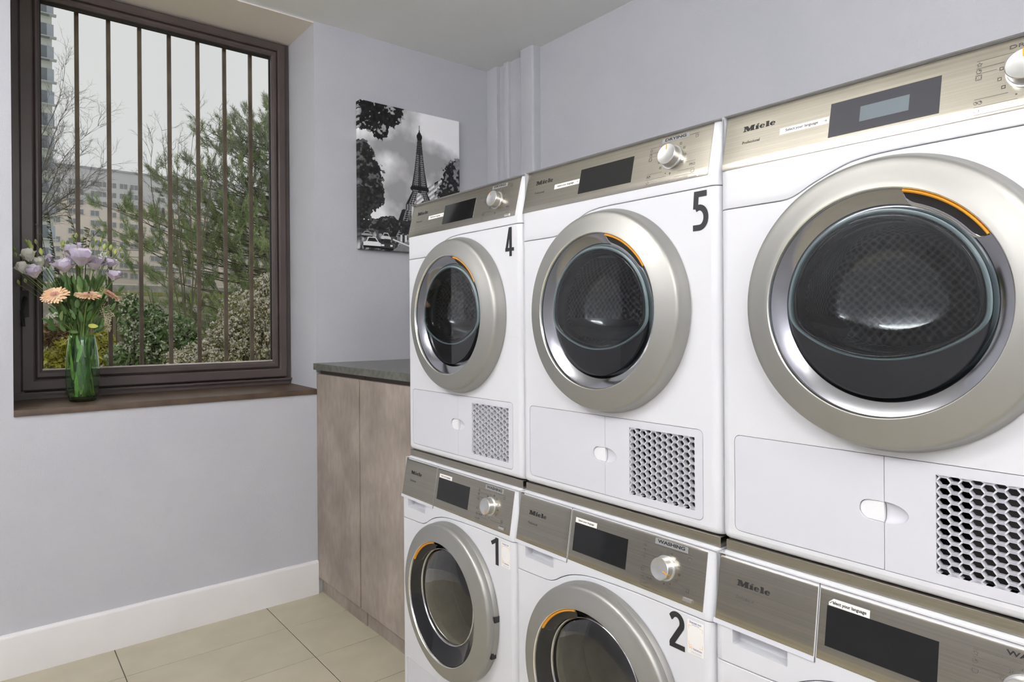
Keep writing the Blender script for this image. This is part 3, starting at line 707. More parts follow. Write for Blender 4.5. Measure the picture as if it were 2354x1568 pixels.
# ---- washer prototype
WTOP = .8775; WY = -.028
WP = Plane2(-.028, .753, -.008, .872)
def washer_proto():
    root = thing('washing_machine', '', 'washer', (0, 0, 0))
    g = G(); x0, x1, y0, y1, z0, z1 = .0015, W-.0015, -.012, .60, .02, .8740
    v = [(x, y, z) for x in (x0, x1) for y in (y0, y1) for z in (z0, z1)]
    g.add(v, [(0, 1, 3, 2), (4, 6, 7, 5), (2, 3, 7, 6), (0, 2, 6, 4), (1, 5, 7, 3)])
    g.obj('body', MT['white'], root)
    for fx in (.05, W-.05):
        for fy in (.04, .54): G().vlathe([(0, 0), (.022, 0), (.022, .012), (.010, .014), (.010, .03), (0, .03)], fx, fy, 16).obj('foot', MT['blackmatte'], root, smooth=40)
    def rows(x):
        s = wseam(x)+.0009; c = cornery(x, .010) if min(x, W-x) < .010 else 0
        r = [(s, WY+.0012), (s+.0004, WY+.0004), (s+.0012, WY)]+[(s+(.753-s)*k/4, WY) for k in range(1, 5)]
        r += [(.753+.116*k/6, WY+.0195*k/6) for k in range(1, 7)]
        r += [(.8725-c*.6, -.0062), (.8755-c*.8, -.0035), (.8770-c*.9, .0005), (WTOP-c, .006), (WTOP-c, .03), (WTOP-c, .15)]
        return r
    hm = skin(rows, 0, .16).me(MT['white'], fix=True)
    grip = pr_cut(rrect(.041, .148, .7170, .7480, .002), -.1, -.004)
    link('control_housing', bevelled(hm, .0008, 2, 50, [grip]), root)
    # front
    lf = skin(lambda x: edge_rows(.03, wseam(x)-.0009, WY, .006, .0012), 0, -.010).me(MT['white'], fix=True)
    cuts = [cyl_cut(.168, CX, .497), pr_cut(rrect(.030, .215, .055, .2195, .003), -.1, -.02)]
    link('front_panel', bevelled(lf, .0009, 2, 40, cuts), root)
    G().prism(rrect(.031, .214, .056, .2185, .0025), WY+.0006, -.0195).obj('drain_flap', MT['whiteflap'], root, fix=True)
    rm, lm = ring_me(WY, .497, .2275)
    door = link('door', rm, root); link('lip_ring', lm, door)
    # eccentric dark bevel down to the porthole
    seg = 128; v = []; cz2 = .5115; R2 = .1405
    for i, (q, y) in enumerate(((0., -.0430), (.05, -.0405), (.9, -.0235), (1., -.0220))):
        for k in range(seg):
            t = 2*pi*k/seg; r = .1738*(1-q)+R2*q; z = .497*(1-q)+cz2*q; v.append((CX+r*sin(t), WY+y, z+r*cos(t)))
    G().add(v, [(i*seg+k, i*seg+(k+1) % seg, (i+1)*seg+(k+1) % seg, (i+1)*seg+k) for i in range(3) for k in range(seg)]).obj('inner_bevel', MT['black'], door, smooth=40)
    G().lathe([(R2+.0008, -.0215), (R2, -.0245), (R2-.0022, -.0258), (R2-.0045, -.0245), (R2-.005, -.020)], CX, cz2, 128, y=WY).obj('porthole_rim', MT['chrome'], door, smooth=60)
    prof = [(R2-.0045, -.0225), (R2-.012, -.0270), (R2*.72, -.0330), (R2*.4, -.0375), (.0005, -.0385)]
    G().lathe(prof, CX, cz2, 96, y=WY).face(1, -1).obj('glass_porthole', MT['washpane'], door, smooth=60)
    handle(door, .497, WY, -58., -12., .0175, .0014)
    for zz in (.497+.020, .497-.085):
        rr = sqrt(.2275**2-(zz-.497)**2); G().box(CX+rr-.012, CX+rr+.0012, WY-.016, WY-.001, zz-.008, zz+.008).obj('hinge', MT['blackmatte'], door)
    # grey gasket bowl and drum
    gd = G().lathe([(.140, -.014), (.150, .000), (.140, .030), (.135, .055), (.150, .070), (.240, .09), (.245, .12), (.245, .36), (.0005, .38)], CX, .505, 96)
    gd.obj('drum', MT['washdrum'], root, smooth=60)
    cp = plate(WP, .1985, .5765, .1250, .013, MT['steel'], root, 'control_panel')
    # detergent drawer: white front edge + steel plate
    dr = slab_on(WP, .0005, .1960, -.0085, .0012, -.002, .0012, bev=.0006).obj('detergent_drawer', MT['whiteflap'], root)
    plate(WP, .0045, .1940, .1250, .013, MT['steel'], dr, 'drawer_plate')
    slab_on(WP, .1962, .1972, -.0085, .1225, .0000, .0009).obj('drawer_seam', MT['inkgrey'], dr)
    return root, cp, dr
def dress_washer(root, cp, dr, ang, num=None, qr=False, sticker='grey', torn=False):
    slab_on(WP, .2112, .3765, .0248, .0903, .0008, .0016, bev=.0004).obj('display', MT['display'], cp)
    v, f, w_ = MIELE; s = .0655/w_
    G().add([WP.P(.0445+a*s, .0730+b, .0013) for a, _, b in v], f).obj('brand_logo', MT['ink'], dr)
    flat_on(WP, text_shape('Professional', .0078, .0001, .93), .0440, .0500, .0013).obj('lettering', MT['inkgrey'], dr)
    gi = G(); icons(WP, gi, 'wash'); gi.obj('programme_print', MT['inkgrey'], cp)
    if torn:
        g = G().add([WP.P(.2140, .0915, .0018), WP.P(.2790, .0905, .0018), WP.P(.2790, .1030, .0018), WP.P(.2215, .1035, .0018), WP.P(.2140, .0965, .0018)], [(0, 1, 2, 3, 4)]); g.obj('language_label', MT['label'], cp)
        g = G(); flat_on(WP, text_shape('elect your language', .0072, .0002, .95), .2205, .0948, .0020, g); flat_on(WP, ribbon([(.2150, .0962), (.2165, .0955), (.2195, .0985), (.222, .0990)], .0008), 0, 0, .0020, g); g.obj('label_print', MT['ink'], cp)
    else: sticker_text(cp, WP, .2125, .2810, .0910, .1025, 'Select your language', .0062, MT['label'], 'language_label', .0001, 1.0)
    if sticker == 'grey': sticker_text(cp, WP, .4490, .5315, .1005, .1125, 'WASHING', .0092, MT['labelgrey'], 'programme_label', .00036, 1.6)
    else: flat_on(WP, text_shape('WASHING', .0090, .0002, 1.6), .4580, .1035, .0014).obj('programme_label', MT['ink'], cp)
    knob_objs(root, WP, .480, .0577, ang)
    slab_on(WP, .5300, .5530, .0084, .0165, .0005, .0045, bev=.0010).obj('start_button', MT['lip'], root)
    if num: digit(num, .4955, .6600, .0390, .0745, WY-.0006).parent = root
    if qr:
        o = G().prism([(.5410, .6635), (.5790, .6635), (.5790, .7302), (.5410, .7302)], WY-.0008, WY-.0001).obj('scan_sticker', MT['label'], root)
        def put(vf, x, z, m, n): g = G().add([(x+a, WY-.0010, z+b) for a, b in vf[0]], [tuple(q) for q in vf[1]]); g.obj(n, m, o)
        put(text_shape('Scannez moi.', .0055, .00012, .98, align='CENTER'), .5600, .7243, MT['blue'], 'sticker_print')
        put(text_shape('Self Services', .0034, 0, 1., align='CENTER'), .5600, .7208, MT['blue'], 'sticker_print')
        g = G()
        for sx, x in ((1, .5440), (-1, .5760)):
            for sz, z in ((1, .6805), (-1, .7190)):
                v, f = ribbon([(x+sx*.0075, z), (x, z), (x, z+sz*.0075)], .0008); g.add([(a, WY-.0010, b) for a, b in v], f)
        v, f = ribbon([(.5435, .6775), (.5470, .6775), (.5475, .6745), (.5440, .6745)], .0009); g.add([(a, WY-.0010, b) for a, b in v], f)
        v, f = ribbon([(.5530, .6775), (.5500, .6775), (.5495, .6755), (.5525, .6745), (.5505, .6725)], .0009); g.add([(a, WY-.0010, b) for a, b in v], f)
        g.obj('sticker_brackets', MT['peach'], o)
        put(text_shape('Solutions', .0056, .0001, .95), .5545, .6730, MT['blue'], 'sticker_print')
        g = G(); 
        for z in (.6688, .6668): v, f = ribbon([(.549, z), (.574, z)], .0004); g.add([(a, WY-.0010, b) for a, b in v], f)
        g.obj('sticker_small_print', MT['labelgrey'], o)
MIELE = miele(.0106)
X0 = 1.1733; PITCH = .60
dp, dcp = dryer_proto(); wp, wcp, wdr = washer_proto()
dcopies = [dp, copy_tree(dp), copy_tree(dp)]; wcopies = [wp, copy_tree(wp), copy_tree(wp)]
def child(o, n): return [c for c in o.children if c.name.split('.')[0] == n][0]
DL = ['white stacked tumble dryer numbered 4, farthest from the camera beside the counter', 'white stacked tumble dryer numbered 5, middle of the upper row', 'white stacked tumble dryer with smoky grey display, nearest, cut by the right edge']
WL = ['white front-loading washer numbered 1, farthest, below dryer 4', 'white front-loading washer numbered 2, middle of the lower row', 'white front-loading washer nearest the camera, only its control panel in view']
for i in range(3):
    d = dcopies[i]; d.location.x = X0+PITCH*i+.0007; d['label'] = DL[i]; d['group'] = 'tumble dryers in the upper row'
    dress_dryer(d, child(d, 'control_panel'), [-25, -6, -3][i], smoky=i == 2, num=[None, '5', None][i] if i != 0 else '4', sticker='grey' if i < 2 else 'print')
    q = wcopies[i]; q.location.x = X0+PITCH*i+.0007; q['label'] = WL[i]; q['group'] = 'washing machines in the lower row'
    dress_washer(q, child(q, 'control_panel'), child(q, 'detergent_drawer'), [160, 105, 105][i], num=['1', '2', None][i], qr=i < 2, sticker='grey' if i < 2 else 'print', torn=i == 2)
    # stainless stacking frame between washer and dryer
    x = X0+PITCH*i
    g = G(); g.prism([(x+.010, WTOP+.0004), (x+.5975, WTOP+.0004), (x+.5975, .8985), (x+.010, .8985)], .003, .58)
    o = link('stacking_frame', bevelled(g.me(MT['steel'], fix=True), .0012, 2, 40))
    tag(o, ['low brushed steel stacking frame between washer 1 and dryer 4', 'brushed steel stacking frame under dryer 5, on top of washer 2', 'longest-looking steel stacking frame, nearest the camera at the lower right'][i], 'stacking frame', 'steel stacking frames')

# ------------------------------------------------------------------ cabinets and worktop
CT0, CT1 = 1.0985, 1.1300
def cabinet(x0, x1, dx0, dx1, label, toey, split_gap=True):
    t = thing('cabinet', label, 'cabinet', (x0, .62, 0), 'grey-brown cabinets under the worktop')
    inv = Matrix.Translation((-x0, -.62, 0))
    def fin(o): o.matrix_parent_inverse = inv; return o
    fin(G().box(x0+.001, x1-.001, .181, 1.20, .10, CT0-.0005).obj('carcass', MT['cabshadow'], t))
    d = bevelled(G().box(dx0, dx1, .1600, .1790, .080, 1.0775).me(MT['door']), .0012, 2, 40); fin(link('cabinet_door', d, t))
    fin(G().box(x0+.001, x1-.001, toey, toey+.016, 0, .10).obj('toe_kick', MT['door'], t))
    return t
cabinet(.0006, .4835, .0015, .4655, 'grey-brown concrete-look cabinet at the window wall, left of two', .1830)
cabinet(.4855, 1.150, .4765, 1.130, 'grey-brown concrete-look cabinet next to the machines, right of two', .1870)
c = bevelled(G().box(.0008, 1.160, .1440, 1.2150, CT0, CT1).me(MT['counter']), .0012, 2, 40)
tag(link('worktop', c), 'dark grey stone worktop over the two cabinets in the corner', 'worktop')

# ------------------------------------------------------------------ canvas print on the wall
def vnoise(U, V, fx, fy, seed):
    r = np.random.RandomState(seed); n = 64; tab = r.rand(n, n); x = U*fx; y = V*fy
    xi = np.floor(x).astype(int); yi = np.floor(y).astype(int); a = x-xi; b = y-yi; a = a*a*(3-2*a); b = b*b*(3-2*b)
    q = lambda i, j: tab[(xi+i) % n, (yi+j) % n]
    return q(0, 0)*(1-a)*(1-b)+q(1, 0)*a*(1-b)+q(0, 1)*(1-a)*b+q(1, 1)*a*b
def fbm(U, V, f, seed, o=4, ax=1.):
    t = 0; am = .5
    for k in range(o): t = t+am*vnoise(U, V, f*ax*2**k, f*2**k, seed+k); am *= .5
    return t/(1-.5**o)
def inpoly(U, V, P):
    m = np.zeros(U.shape, bool); n = len(P)
    for i in range(n):
        (x1, y1), (x2, y2) = P[i], P[(i+1) % n]
        c = ((y1 > V) != (y2 > V)) & (U < (x2-x1)*(V-y1)/((y2-y1) if y2 != y1 else 1e-9)+x1); m ^= c
    return m
def paint(U, V):
    A = .625*1.0                                             # aspect: keep features square in v units
    cl = fbm(U*.81, V, 3.2, 5, 5); big = fbm(U*.81, V, 1.6, 40, 3)
    c2_ = fbm(U*.81, V, 7., 71, 4); I = .77+.75*(cl-.5)+.30*(big-.5)+.35*(c2_-.5)
    I += .14*np.exp(-(((U-.70)/.25)**2+((V-.87)/.12)**2))-.20*np.exp(-(((U-.36)/.16)**2+((V-.72)/.07)**2))+.22*np.exp(-(((U-.32)/.14)**2+((V-.62)/.10)**2))-.15*np.exp(-(((U-.75)/.2)**2+((V-.66)/.05)**2))
    I += .10*np.clip((.45-V)/.25, 0, 1)
    I = np.clip(I, .54, .92)
    nz = fbm(U*.81, V, 26, 9, 3); nf = fbm(U*.81, V, 60, 19, 2); spk = nz*.6+nf*.4
    def foliage(mask_d, dark=.06, light=.5, thr=.60):
        """mask_d > 0 inside (distance-like); ragged edge; speckled"""
        m = mask_d+(nz-.5)*.12+(nf-.5)*.11 > 0
        return m, np.where(spk > thr, light*spk+.05, dark+.12*nf)
    # far line of trees and street
    d = .205+.05*fbm(U, V*0, 7, 3, 3)-V
    m, t = foliage(d*1.2-.02, .10, .45, .62); I = np.where(m & (V > .10), t, I)
    m = (V < .135); st = .30+.45*(vnoise(U, V, 42, 30, 77) > .62)*vnoise(U, V, 60, 60, 8)-.1*(vnoise(U, V, 26, 50, 4) > .5)
    I = np.where(m, st, I)
    rd = inpoly(U, V, [(.30, 0), (.45, .085), (1, .12), (1, 0)]); I = np.where(rd, .42+.06*nf, I)
    I = np.where(inpoly(U, V, [(.31, .075), (.50, .03), (.50, .038), (.31, .085)]), .8, I)
    # buildings at the right
    b = inpoly(U, V, [(.53, .28), (.53, .395), (.60, .45), (.79, .545), (1, .62), (1, .30)])
    uu = (V-.36-(U-.53)*.62)
    tex = .66+.2*np.sign(np.sin(uu*2*pi/.034))*.6-.40*((vnoise(U, V, 58, 4, 31) > .55) & (np.sin(uu*2*pi/.068) > .2))
    I = np.where(b, np.clip(tex+.2*(nf-.5), .12, .88), I)
    # tower
    vv = [.10, .186, .291, .302, .334, .433, .445, .455, .475, .58, .676, .75, .803, .823, .835, .859, .875, .905]
    hl = [.30, .228, .178, .150, .139, .073, .092, .094, .078, .052, .036, .027, .021, .029, .026, .008, .0035, .002]
    h = np.interp(V, vv, hl); du = np.abs(U-.576)
    inside = (du < h) & (V < .905) & (V > .10)
    lat = (np.sin((du/np.maximum(h, .01)*2.2+V*34)*2*pi) > .1) ^ (np.sin((du/np.maximum(h, .01)*2.2-V*34)*2*pi) > .1)
    tw = np.where(lat, .16, .50)
    tw = np.where(V > .70, np.where(lat, .13, .30), tw)
    edge = du > h*.80; tw = np.where(edge, .15, tw); tw = np.where(du < h*.16, .20, tw)
    tw = np.where(np.abs(V-.458) < .014, .12, tw); tw = np.where(np.abs(V-.316) < .020, np.where(np.sin(U*260) > 0, .22, .5), tw)
    tw = np.where(V > .80, .12, tw)
    gap = (V < .300) & (du < np.interp(V, [.10, .20, .26, .29, .30], [.19, .125, .07, .03, 0]))
    gap |= (V > .345) & (V < .425) & (du < np.interp(V, [.345, .425], [.058, .018]))
    I = np.where(inside & ~gap, tw, I)
    # right tree, left trees
    def ell(cx, cy, rx, ry): return 1-np.sqrt(((U-cx)/rx)**2+((V-cy)/ry)**2)
    m, t = foliage(.35*np.maximum.reduce([ell(1.02, .55, .22, .16), ell(.93, .44, .17, .12)]), .10, .62, .55); I = np.where(m, t, I)
    m, t = foliage(.30*np.maximum.reduce([ell(.02, .62, .12, .11), ell(.05, .50, .17, .15), ell(.07, .38, .17, .13), ell(-.02, .30, .14, .12)]), .10, .42, .58)
    t = np.where(V < .42, np.minimum(t, .16+.1*nf), t); I = np.where(m, t, I)
    m, t = foliage(.30*np.maximum.reduce([ell(.20, .96, .20, .13), ell(.06, .90, .14, .10), ell(.34, 1.0, .08, .10), ell(.19, .84, .09, .09)]), .06, .72, .615); I = np.where(m, t, I)
    # clump of trees at the foot of the tower, cars
    m, t = foliage(.25*np.maximum.reduce([ell(.27, .19, .14, .05), ell(.47, .17, .12, .055), ell(.10, .165, .10, .03), ell(.72, .2, .3, .08)]), .12, .45, .6); I = np.where(m & (V > .115), t, I)
    def car(x, y, w_, h_, body):
        nonlocal I
        I = np.where(inpoly(U, V, [(x, y), (x, y+.5*h_), (x+.16*w_, y+.58*h_), (x+.26*w_, y+h_), (x+.70*w_, y+h_), (x+.86*w_, y+.55*h_), (x+w_, y+.42*h_), (x+w_, y)]), body, I)
        I = np.where(inpoly(U, V, [(x+.22*w_, y+.60*h_), (x+.31*w_, y+.92*h_), (x+.66*w_, y+.92*h_), (x+.80*w_, y+.60*h_)]), .16, I)
        I = np.where((V > y-.004) & (V < y+.16*h_) & (U > x) & (U < x+w_), .10, I)
    car(.20, .070, .09, .050, .75); car(.02, .085, .10, .035, .55)
    car(.035, .014, .165, .070, .80); car(.195, .008, .120, .072, .22)
    I = np.where((V > .028) & (V < .040) & (((U > .20) & (U < .225)) | ((U > .285) & (U < .305))), .85, I)
    for x in (.39, .435, .47): I = np.where((np.abs(U-x) < .010) & (V > .07) & (V < .115), .75, I)
    return np.clip(I*1.20, .09, 1.0)
def canvas():
    y0, y1, z0, z1, xf = .380, 1.000, 1.705, 2.468, .030
    nu, nv = 330, 410
    us = np.linspace(0, 1, nu); vs = np.linspace(0, 1, nv); U, V = np.meshgrid(us, vs, indexing='ij'); I = paint(U, V)
    ex = np.minimum(np.minimum(U*(y1-y0), (1-U)*(y1-y0)), np.minimum(V*(z1-z0), (1-V)*(z1-z0)))
    X = xf-np.clip(.0025-ex, 0, 1)*.8
    co = np.stack([X, y0+U*(y1-y0), z0+V*(z1-z0)], -1).reshape(-1, 3)
    idx = np.arange(nu*nv).reshape(nu, nv)
    q = np.stack([idx[:-1, :-1], idx[1:, :-1], idx[1:, 1:], idx[:-1, 1:]], -1).reshape(-1, 4)
    # side strips
    rim = np.concatenate([idx[:, 0], idx[-1, 1:], idx[-2::-1, -1], idx[0, -2:0:-1]])
    b = co[rim].copy(); b[:, 0] = .002; n = len(co); k = np.arange(len(rim)); k2 = (k+1) % len(rim)
    side = np.stack([rim[k2], rim[k], n+k, n+k2], -1)
    co = np.concatenate([co, b]); q = np.concatenate([q, side])
    val = np.concatenate([I.reshape(-1), I.reshape(-1)[rim]])
    me = bpy.data.meshes.new('canvas'); me.vertices.add(len(co)); me.vertices.foreach_set('co', co.ravel())
    me.loops.add(q.size); me.loops.foreach_set('vertex_index', q.ravel()); me.polygons.add(len(q))
    me.polygons.foreach_set('loop_start', np.arange(0, q.size, 4)); me.polygons.foreach_set('loop_total', np.full(len(q), 4)); me.update(calc_edges=True)
    ca = me.color_attributes.new('print', 'FLOAT_COLOR', 'POINT')
    lin = np.power(val, 2.2); c = np.stack([lin, lin, lin*1.03, np.ones_like(lin)], -1); ca.data.foreach_set('color', c.ravel())
    m = mat('canvas_print', (1, 1, 1), .6, spec=.3); t = m.node_tree; a = t.nodes.new('ShaderNodeVertexColor'); a.layer_name = 'print'
    t.links.new(a.outputs['Color'], t.nodes['Principled BSDF'].inputs['Base Color']); me.materials.append(m)
    o = link('canvas_picture', me); tag(o, 'black and white canvas of an iron lattice tower above a street', 'picture')
canvas()

# ------------------------------------------------------------------ vase and flowers
VX, VY, VZ = -.150, -.7905, ZST-.001
VB = at(190, 925, 0, -.105)
vm = mat('vase_glass', (.70, .93, .70), .0, trans=1., ior=1.45)  # green tint stands in for stems refracted by clear glass
stemg = noise_mat('flower_stem', (.13, .22, .04), (.22, .33, .08), 30, .5)
leafg = noise_mat('dark_green_leaf', (.055, .12, .03), (.12, .22, .07), 20, .5)
leafl = noise_mat('light_green_leaf', (.16, .24, .08), (.26, .34, .14), 20, .5)
budg = noise_mat('lime_bud', (.34, .42, .10), (.50, .55, .20), 30, .5)
budp = noise_mat('pale_lilac_petal', (.66, .59, .74), (.80, .74, .84), 25, .6)
whitep = noise_mat('greenish_white_petal', (.82, .83, .70), (.88, .86, .84), 25, .6)
peachp = noise_mat('peach_petal', (.90, .56, .33), (.95, .70, .46), 30, .5)
pinkc = noise_mat('pink_flower_centre', (.78, .38, .38), (.86, .50, .46), 60, .6)
creamp = noise_mat('cream_floret', (.52, .46, .30), (.66, .60, .44), 40, .6)
eucal = noise_mat('dark_eucalyptus_leaf', (.035, .048, .022), (.07, .08, .04), 20, .5)
brownst = mat('brown_twig', (.10, .07, .04), .6)
wfl = mat('small_white_flower', (.72, .72, .62), .6)
vase = thing('glass_vase', 'ribbed clear glass vase with green stems on the window sill', 'vase', (VX, VY, VZ))
def vase_ring(r, z, seg=64, fl=.0012): return [(r+fl*cos(10*2*pi*k/seg), z) for k in range(seg)]
g = G(); seg = 80
outp = [(.0005, 0), (.040, 0), (.047, .003), (.052, .012), (.058, .045), (.0625, .090), (.0620, .130), (.0600, .165), (.0555, .215), (.0490, .255), (.0470, .268), (.0485, .276)]
inp = [(.0460, .276), (.0448, .268), (.0467, .255), (.0530, .215), (.0575, .165), (.0596, .130), (.0600, .090), (.0555, .045), (.0490, .016), (.040, .011), (.0005, .011)]
v = []; pr = outp+inp
for i, (r, z) in enumerate(pr):
    for k in range(seg):
        t = 2*pi*k/seg; rr = r*(1-.030*abs(sin(5*t))*(1 if .01 < z < .25 else .3)); v.append((rr*cos(t), rr*sin(t), z))
g.add(v, [(i*seg+k, i*seg+(k+1) % seg, (i+1)*seg+(k+1) % seg, (i+1)*seg+k) for i in range(len(pr)-1) for k in range(seg)])
vo = g.obj('glass', vm, vase, smooth=50, fix=True)
def world_at(px, py, dx=0.): return at(px, py, 0, VX+dx)
MOUTH = Vector((VX, VY, VZ+.27))
def stem_path(tip, spread=None, n=8, foot=True):
    """from the vase bottom through the mouth to tip"""
    a = random.uniform(0, 2*pi); r = random.uniform(.005, .036)
    d = (tip-MOUTH); m = MOUTH+Vector((max(-.033, min(.033, d.x*.14)), max(-.034, min(.034, d.y*.16)), 0))
    f = Vector((VX-(m.x-VX)*.6+.02*cos(a), VY-(m.y-VY)*.8+.02*sin(a), VZ+.016))
    c = m+Vector((d.x*.12, d.y*.12, d.z*.5))
    pts = [f, f.lerp(m, .5), m]
    for k in range(1, n+1):
        t = k/n; pts.append(m*(1-t)**2+c*2*t*(1-t)+tip*t*t)
    return pts
def petal_mesh(g, c, ax, side, L, wd_, cup=.3, n=4, blunt=False):
    """a curved petal from c along ax"""
    nr = ax.cross(side).normalized(); v = []
    for i in range(n+1):
        t = i/n; wv = wd_*(sin(pi*min(.98, .12+t*.84))**.7 if not blunt else (.35+.65*sin(pi*.5*min(1., t*1.35)))*(1. if t < .99 else .62)); b = c+ax*L*t+nr*cup*L*(t*t)
        for s in (-1, 0, 1): v.append(b+side*wv*s*.5+nr*(abs(s)*.10*wd_))
    g.add(v, [(i*3+j, i*3+j+1, (i+1)*3+j+1, (i+1)*3+j) for i in range(n) for j in range(2)])
def frame_of(d):
    d = d.normalized(); a = d.cross(Vector((0, 0, 1)))
    if a.length < .1: a = d.cross(Vector((1, 0, 0)))
    a.normalize(); return d, a, a.cross(d).normalized()
def ball(g, c, ax, r, L, seg=8, n=6):
    d, a, b = frame_of(ax); v = []
    for i in range(n+1):
        t = i/n; rr = r*sin(pi*(.04+.94*t))**.8
        for k in range(seg): an = 2*pi*k/seg; v.append(c+d*(L*t)+a*rr*cos(an)+b*rr*sin(an))
    g.add(v, [(i*seg+k, i*seg+(k+1) % seg, (i+1)*seg+(k+1) % seg, (i+1)*seg+k) for i in range(n) for k in range(seg)]+[tuple(range(seg-1, -1, -1)), tuple(n*seg+k for k in range(seg))])
def flower(name, label, cat, tip, pts, r=.0016, group=None):
    t = thing(name, label, cat, pts[0], group); t_inv = Matrix.Translation(-pts[0])
    def add(g, n, m, **k): o = g.obj(n, m, t, **k); o.matrix_parent_inverse = t_inv; return o
    g = G().tube(pts, r, 6); add(g, 'stem', stemg, smooth=60); return t, add
Z2 = lambda x, y: (x/3.016, 440+y/3.016)
# lilac and white lisianthus
LIS = [('white lisianthus bloom with green tinge, upper left of the bouquet', 178, 440, 42, .02, 0, whitep), ('white lisianthus bloom at the far left edge of the bouquet', 130, 525, 38, .05, 0, whitep),
 ('pale lilac lisianthus bloom low on the left side', 216, 552, 44, .05, 1, budp), ('white and lilac lisianthus bloom left of the twig', 258, 488, 38, 0, 0, whitep), ('lilac lisianthus bloom left of centre', 312, 478, 42, -.02, 1, budp),
 ('small lilac lisianthus bloom in the middle, left of the largest', 440, 512, 50, .05, 1, budp), ('lilac lisianthus bloom topmost in the middle', 512, 405, 52, -.01, 1, budp), ('largest lilac lisianthus bloom at the centre of the bouquet', 562, 452, 66, .05, 1, budp),
 ('narrow lilac lisianthus bloom right of centre', 655, 492, 52, .03, 1, budp), ('cream lisianthus bloom half open on the right side', 728, 462, 38, .0, 0, whitep), ('thin lilac lisianthus bloom between the buds on the right', 776, 490, 36, .02, 1, budp), ('lilac lisianthus bloom lowest on the right side', 800, 578, 42, .04, 1, budp)]
for lab, x, y, r, dx, kind, pm in LIS:
    tip = world_at(*Z2(x, y), dx); R_ = r/3.016*(3.107-VX-dx)/CAM['f']*1.0
    base = tip-Vector((0, (tip.y-VY)*.08, R_*.9))
    t, add = flower('lisianthus_flower', lab, 'flower', base, stem_path(base), .0014, 'lisianthus blooms in the vase')
    d = (Vector((.25, (tip.y-VY)*1.6, 1))).normalized(); d, a, b = frame_of(d); g = G()
    for ring_, (n_, op, LL) in enumerate(((5, .80 if kind else .50, 1.55), (5, .60 if kind else .35, 1.7), (4, .3, 1.4))):
        for k in range(n_):
            an = 2*pi*(k+.5*ring_)/n_+random.uniform(-.2, .2); out = a*cos(an)+b*sin(an); ax = (d+out*op).normalized(); sd = ax.cross(out).normalized()
            petal_mesh(g, base+out*R_*.10, ax, sd, R_*LL*random.uniform(.9, 1.1), R_*1.15, -.22 if ring_ == 0 else .05, 6, True)
    add(g, 'petals', pm, smooth=80)
    g = G(); ball(g, base-d*R_*.15, d, R_*.22, R_*.55); add(g, 'calyx', stemg, smooth=60)
# buds
BUD = [(105, 405), (112, 440), (210, 372), (222, 395), (252, 352), (185, 350), (290, 430), (133, 633), (180, 622), (150, 562), (440, 372), (430, 400), (515, 342), (505, 318), (530, 308), (642, 380), (620, 432), (600, 385), (690, 372), (700, 342), (722, 395), (745, 365), (765, 400), (795, 430), (845, 450), (830, 405), (575, 330), (470, 360), (660, 345), (750, 430)]
for k, (x, y) in enumerate(BUD):
    tip = world_at(*Z2(x, y+14), random.uniform(-.04, .05)); big = k in (2, 3, 6, 20, 22, 23, 10)
    t, add = flower('lisianthus_bud', 'closed lime-green lisianthus bud standing out of the bouquet, %s' % ('on its left side' if x < 330 else 'on its right side' if x > 610 else 'behind its middle'), 'flower bud', tip, stem_path(tip), .0010, 'green buds %s of the bouquet' % ('left' if x < 330 else 'right' if x > 610 else 'middle'))
    g = G(); d = Vector((random.uniform(-.1, .1), (tip.y-VY)*1.2, 1)); ball(g, tip, d, .0085 if big else .0052, .030 if big else .021, 8, 6); add(g, 'bud', budg if big or k % 3 else stemg, smooth=70)
    g = G(); d, a, b = frame_of(d)
    for q in range(4): an = q*pi/2; out = a*cos(an)+b*sin(an); petal_mesh(g, tip+out*.003, (d+out*.35).normalized(), d.cross(out).normalized(), .016, .003, 0, 3)
    add(g, 'sepals', leafl, smooth=70)
# gerberas
GER = [('peach gerbera with pink centre, left, tilted towards the camera', 382, 722, Vector((.62, -.30, .74)), .045, .07), ('peach gerbera with pink centre in the middle, seen nearly from the side', 612, 722, Vector((.38, .0, .92)), .045, .08), ('orange-peach gerbera turned to the right behind the middle one', 762, 716, Vector((.30, .55, .78)), .042, .03)]
for lab, x, y, nrm, R_, dx in GER:
    tip = world_at(*Z2(x, y), dx); pts = stem_path(tip-nrm.normalized()*.006)
    t, add = flower('gerbera', lab, 'flower', tip, pts, .0024, 'peach gerberas in the vase')
    d, a, b = frame_of(nrm); g = G()
    for ring_, (n_, L, up) in enumerate(((24, R_, .10), (22, R_*.92, .20), (18, R_*.62, .32))):
        for k in range(n_):
            an = 2*pi*(k+.4*ring_)/n_+random.uniform(-.06, .06); out = (a*cos(an)+b*sin(an)); ax = (out+d*(up+random.uniform(-.05, .05))).normalized()
            petal_mesh(g, tip+out*.006+d*.0008*ring_, ax, d.cross(out).normalized(), L*random.uniform(.9, 1.05), .0092, -.10, 5, True)
    add(g, 'petals', peachp, smooth=80)
    g = G()
    for k in range(90):
        rr = .0145*sqrt(k/90.); an = k*2.39996; c0 = tip+(a*cos(an)+b*sin(an))*rr+d*.006; ball(g, c0, d+(a*cos(an)+b*sin(an))*.5, .0011, .0052, 4, 2)
    add(g, 'centre', pinkc, smooth=80); g = G(); ball(g, tip-d*.009, d, .0095, .012); add(g, 'calyx', stemg, smooth=60)
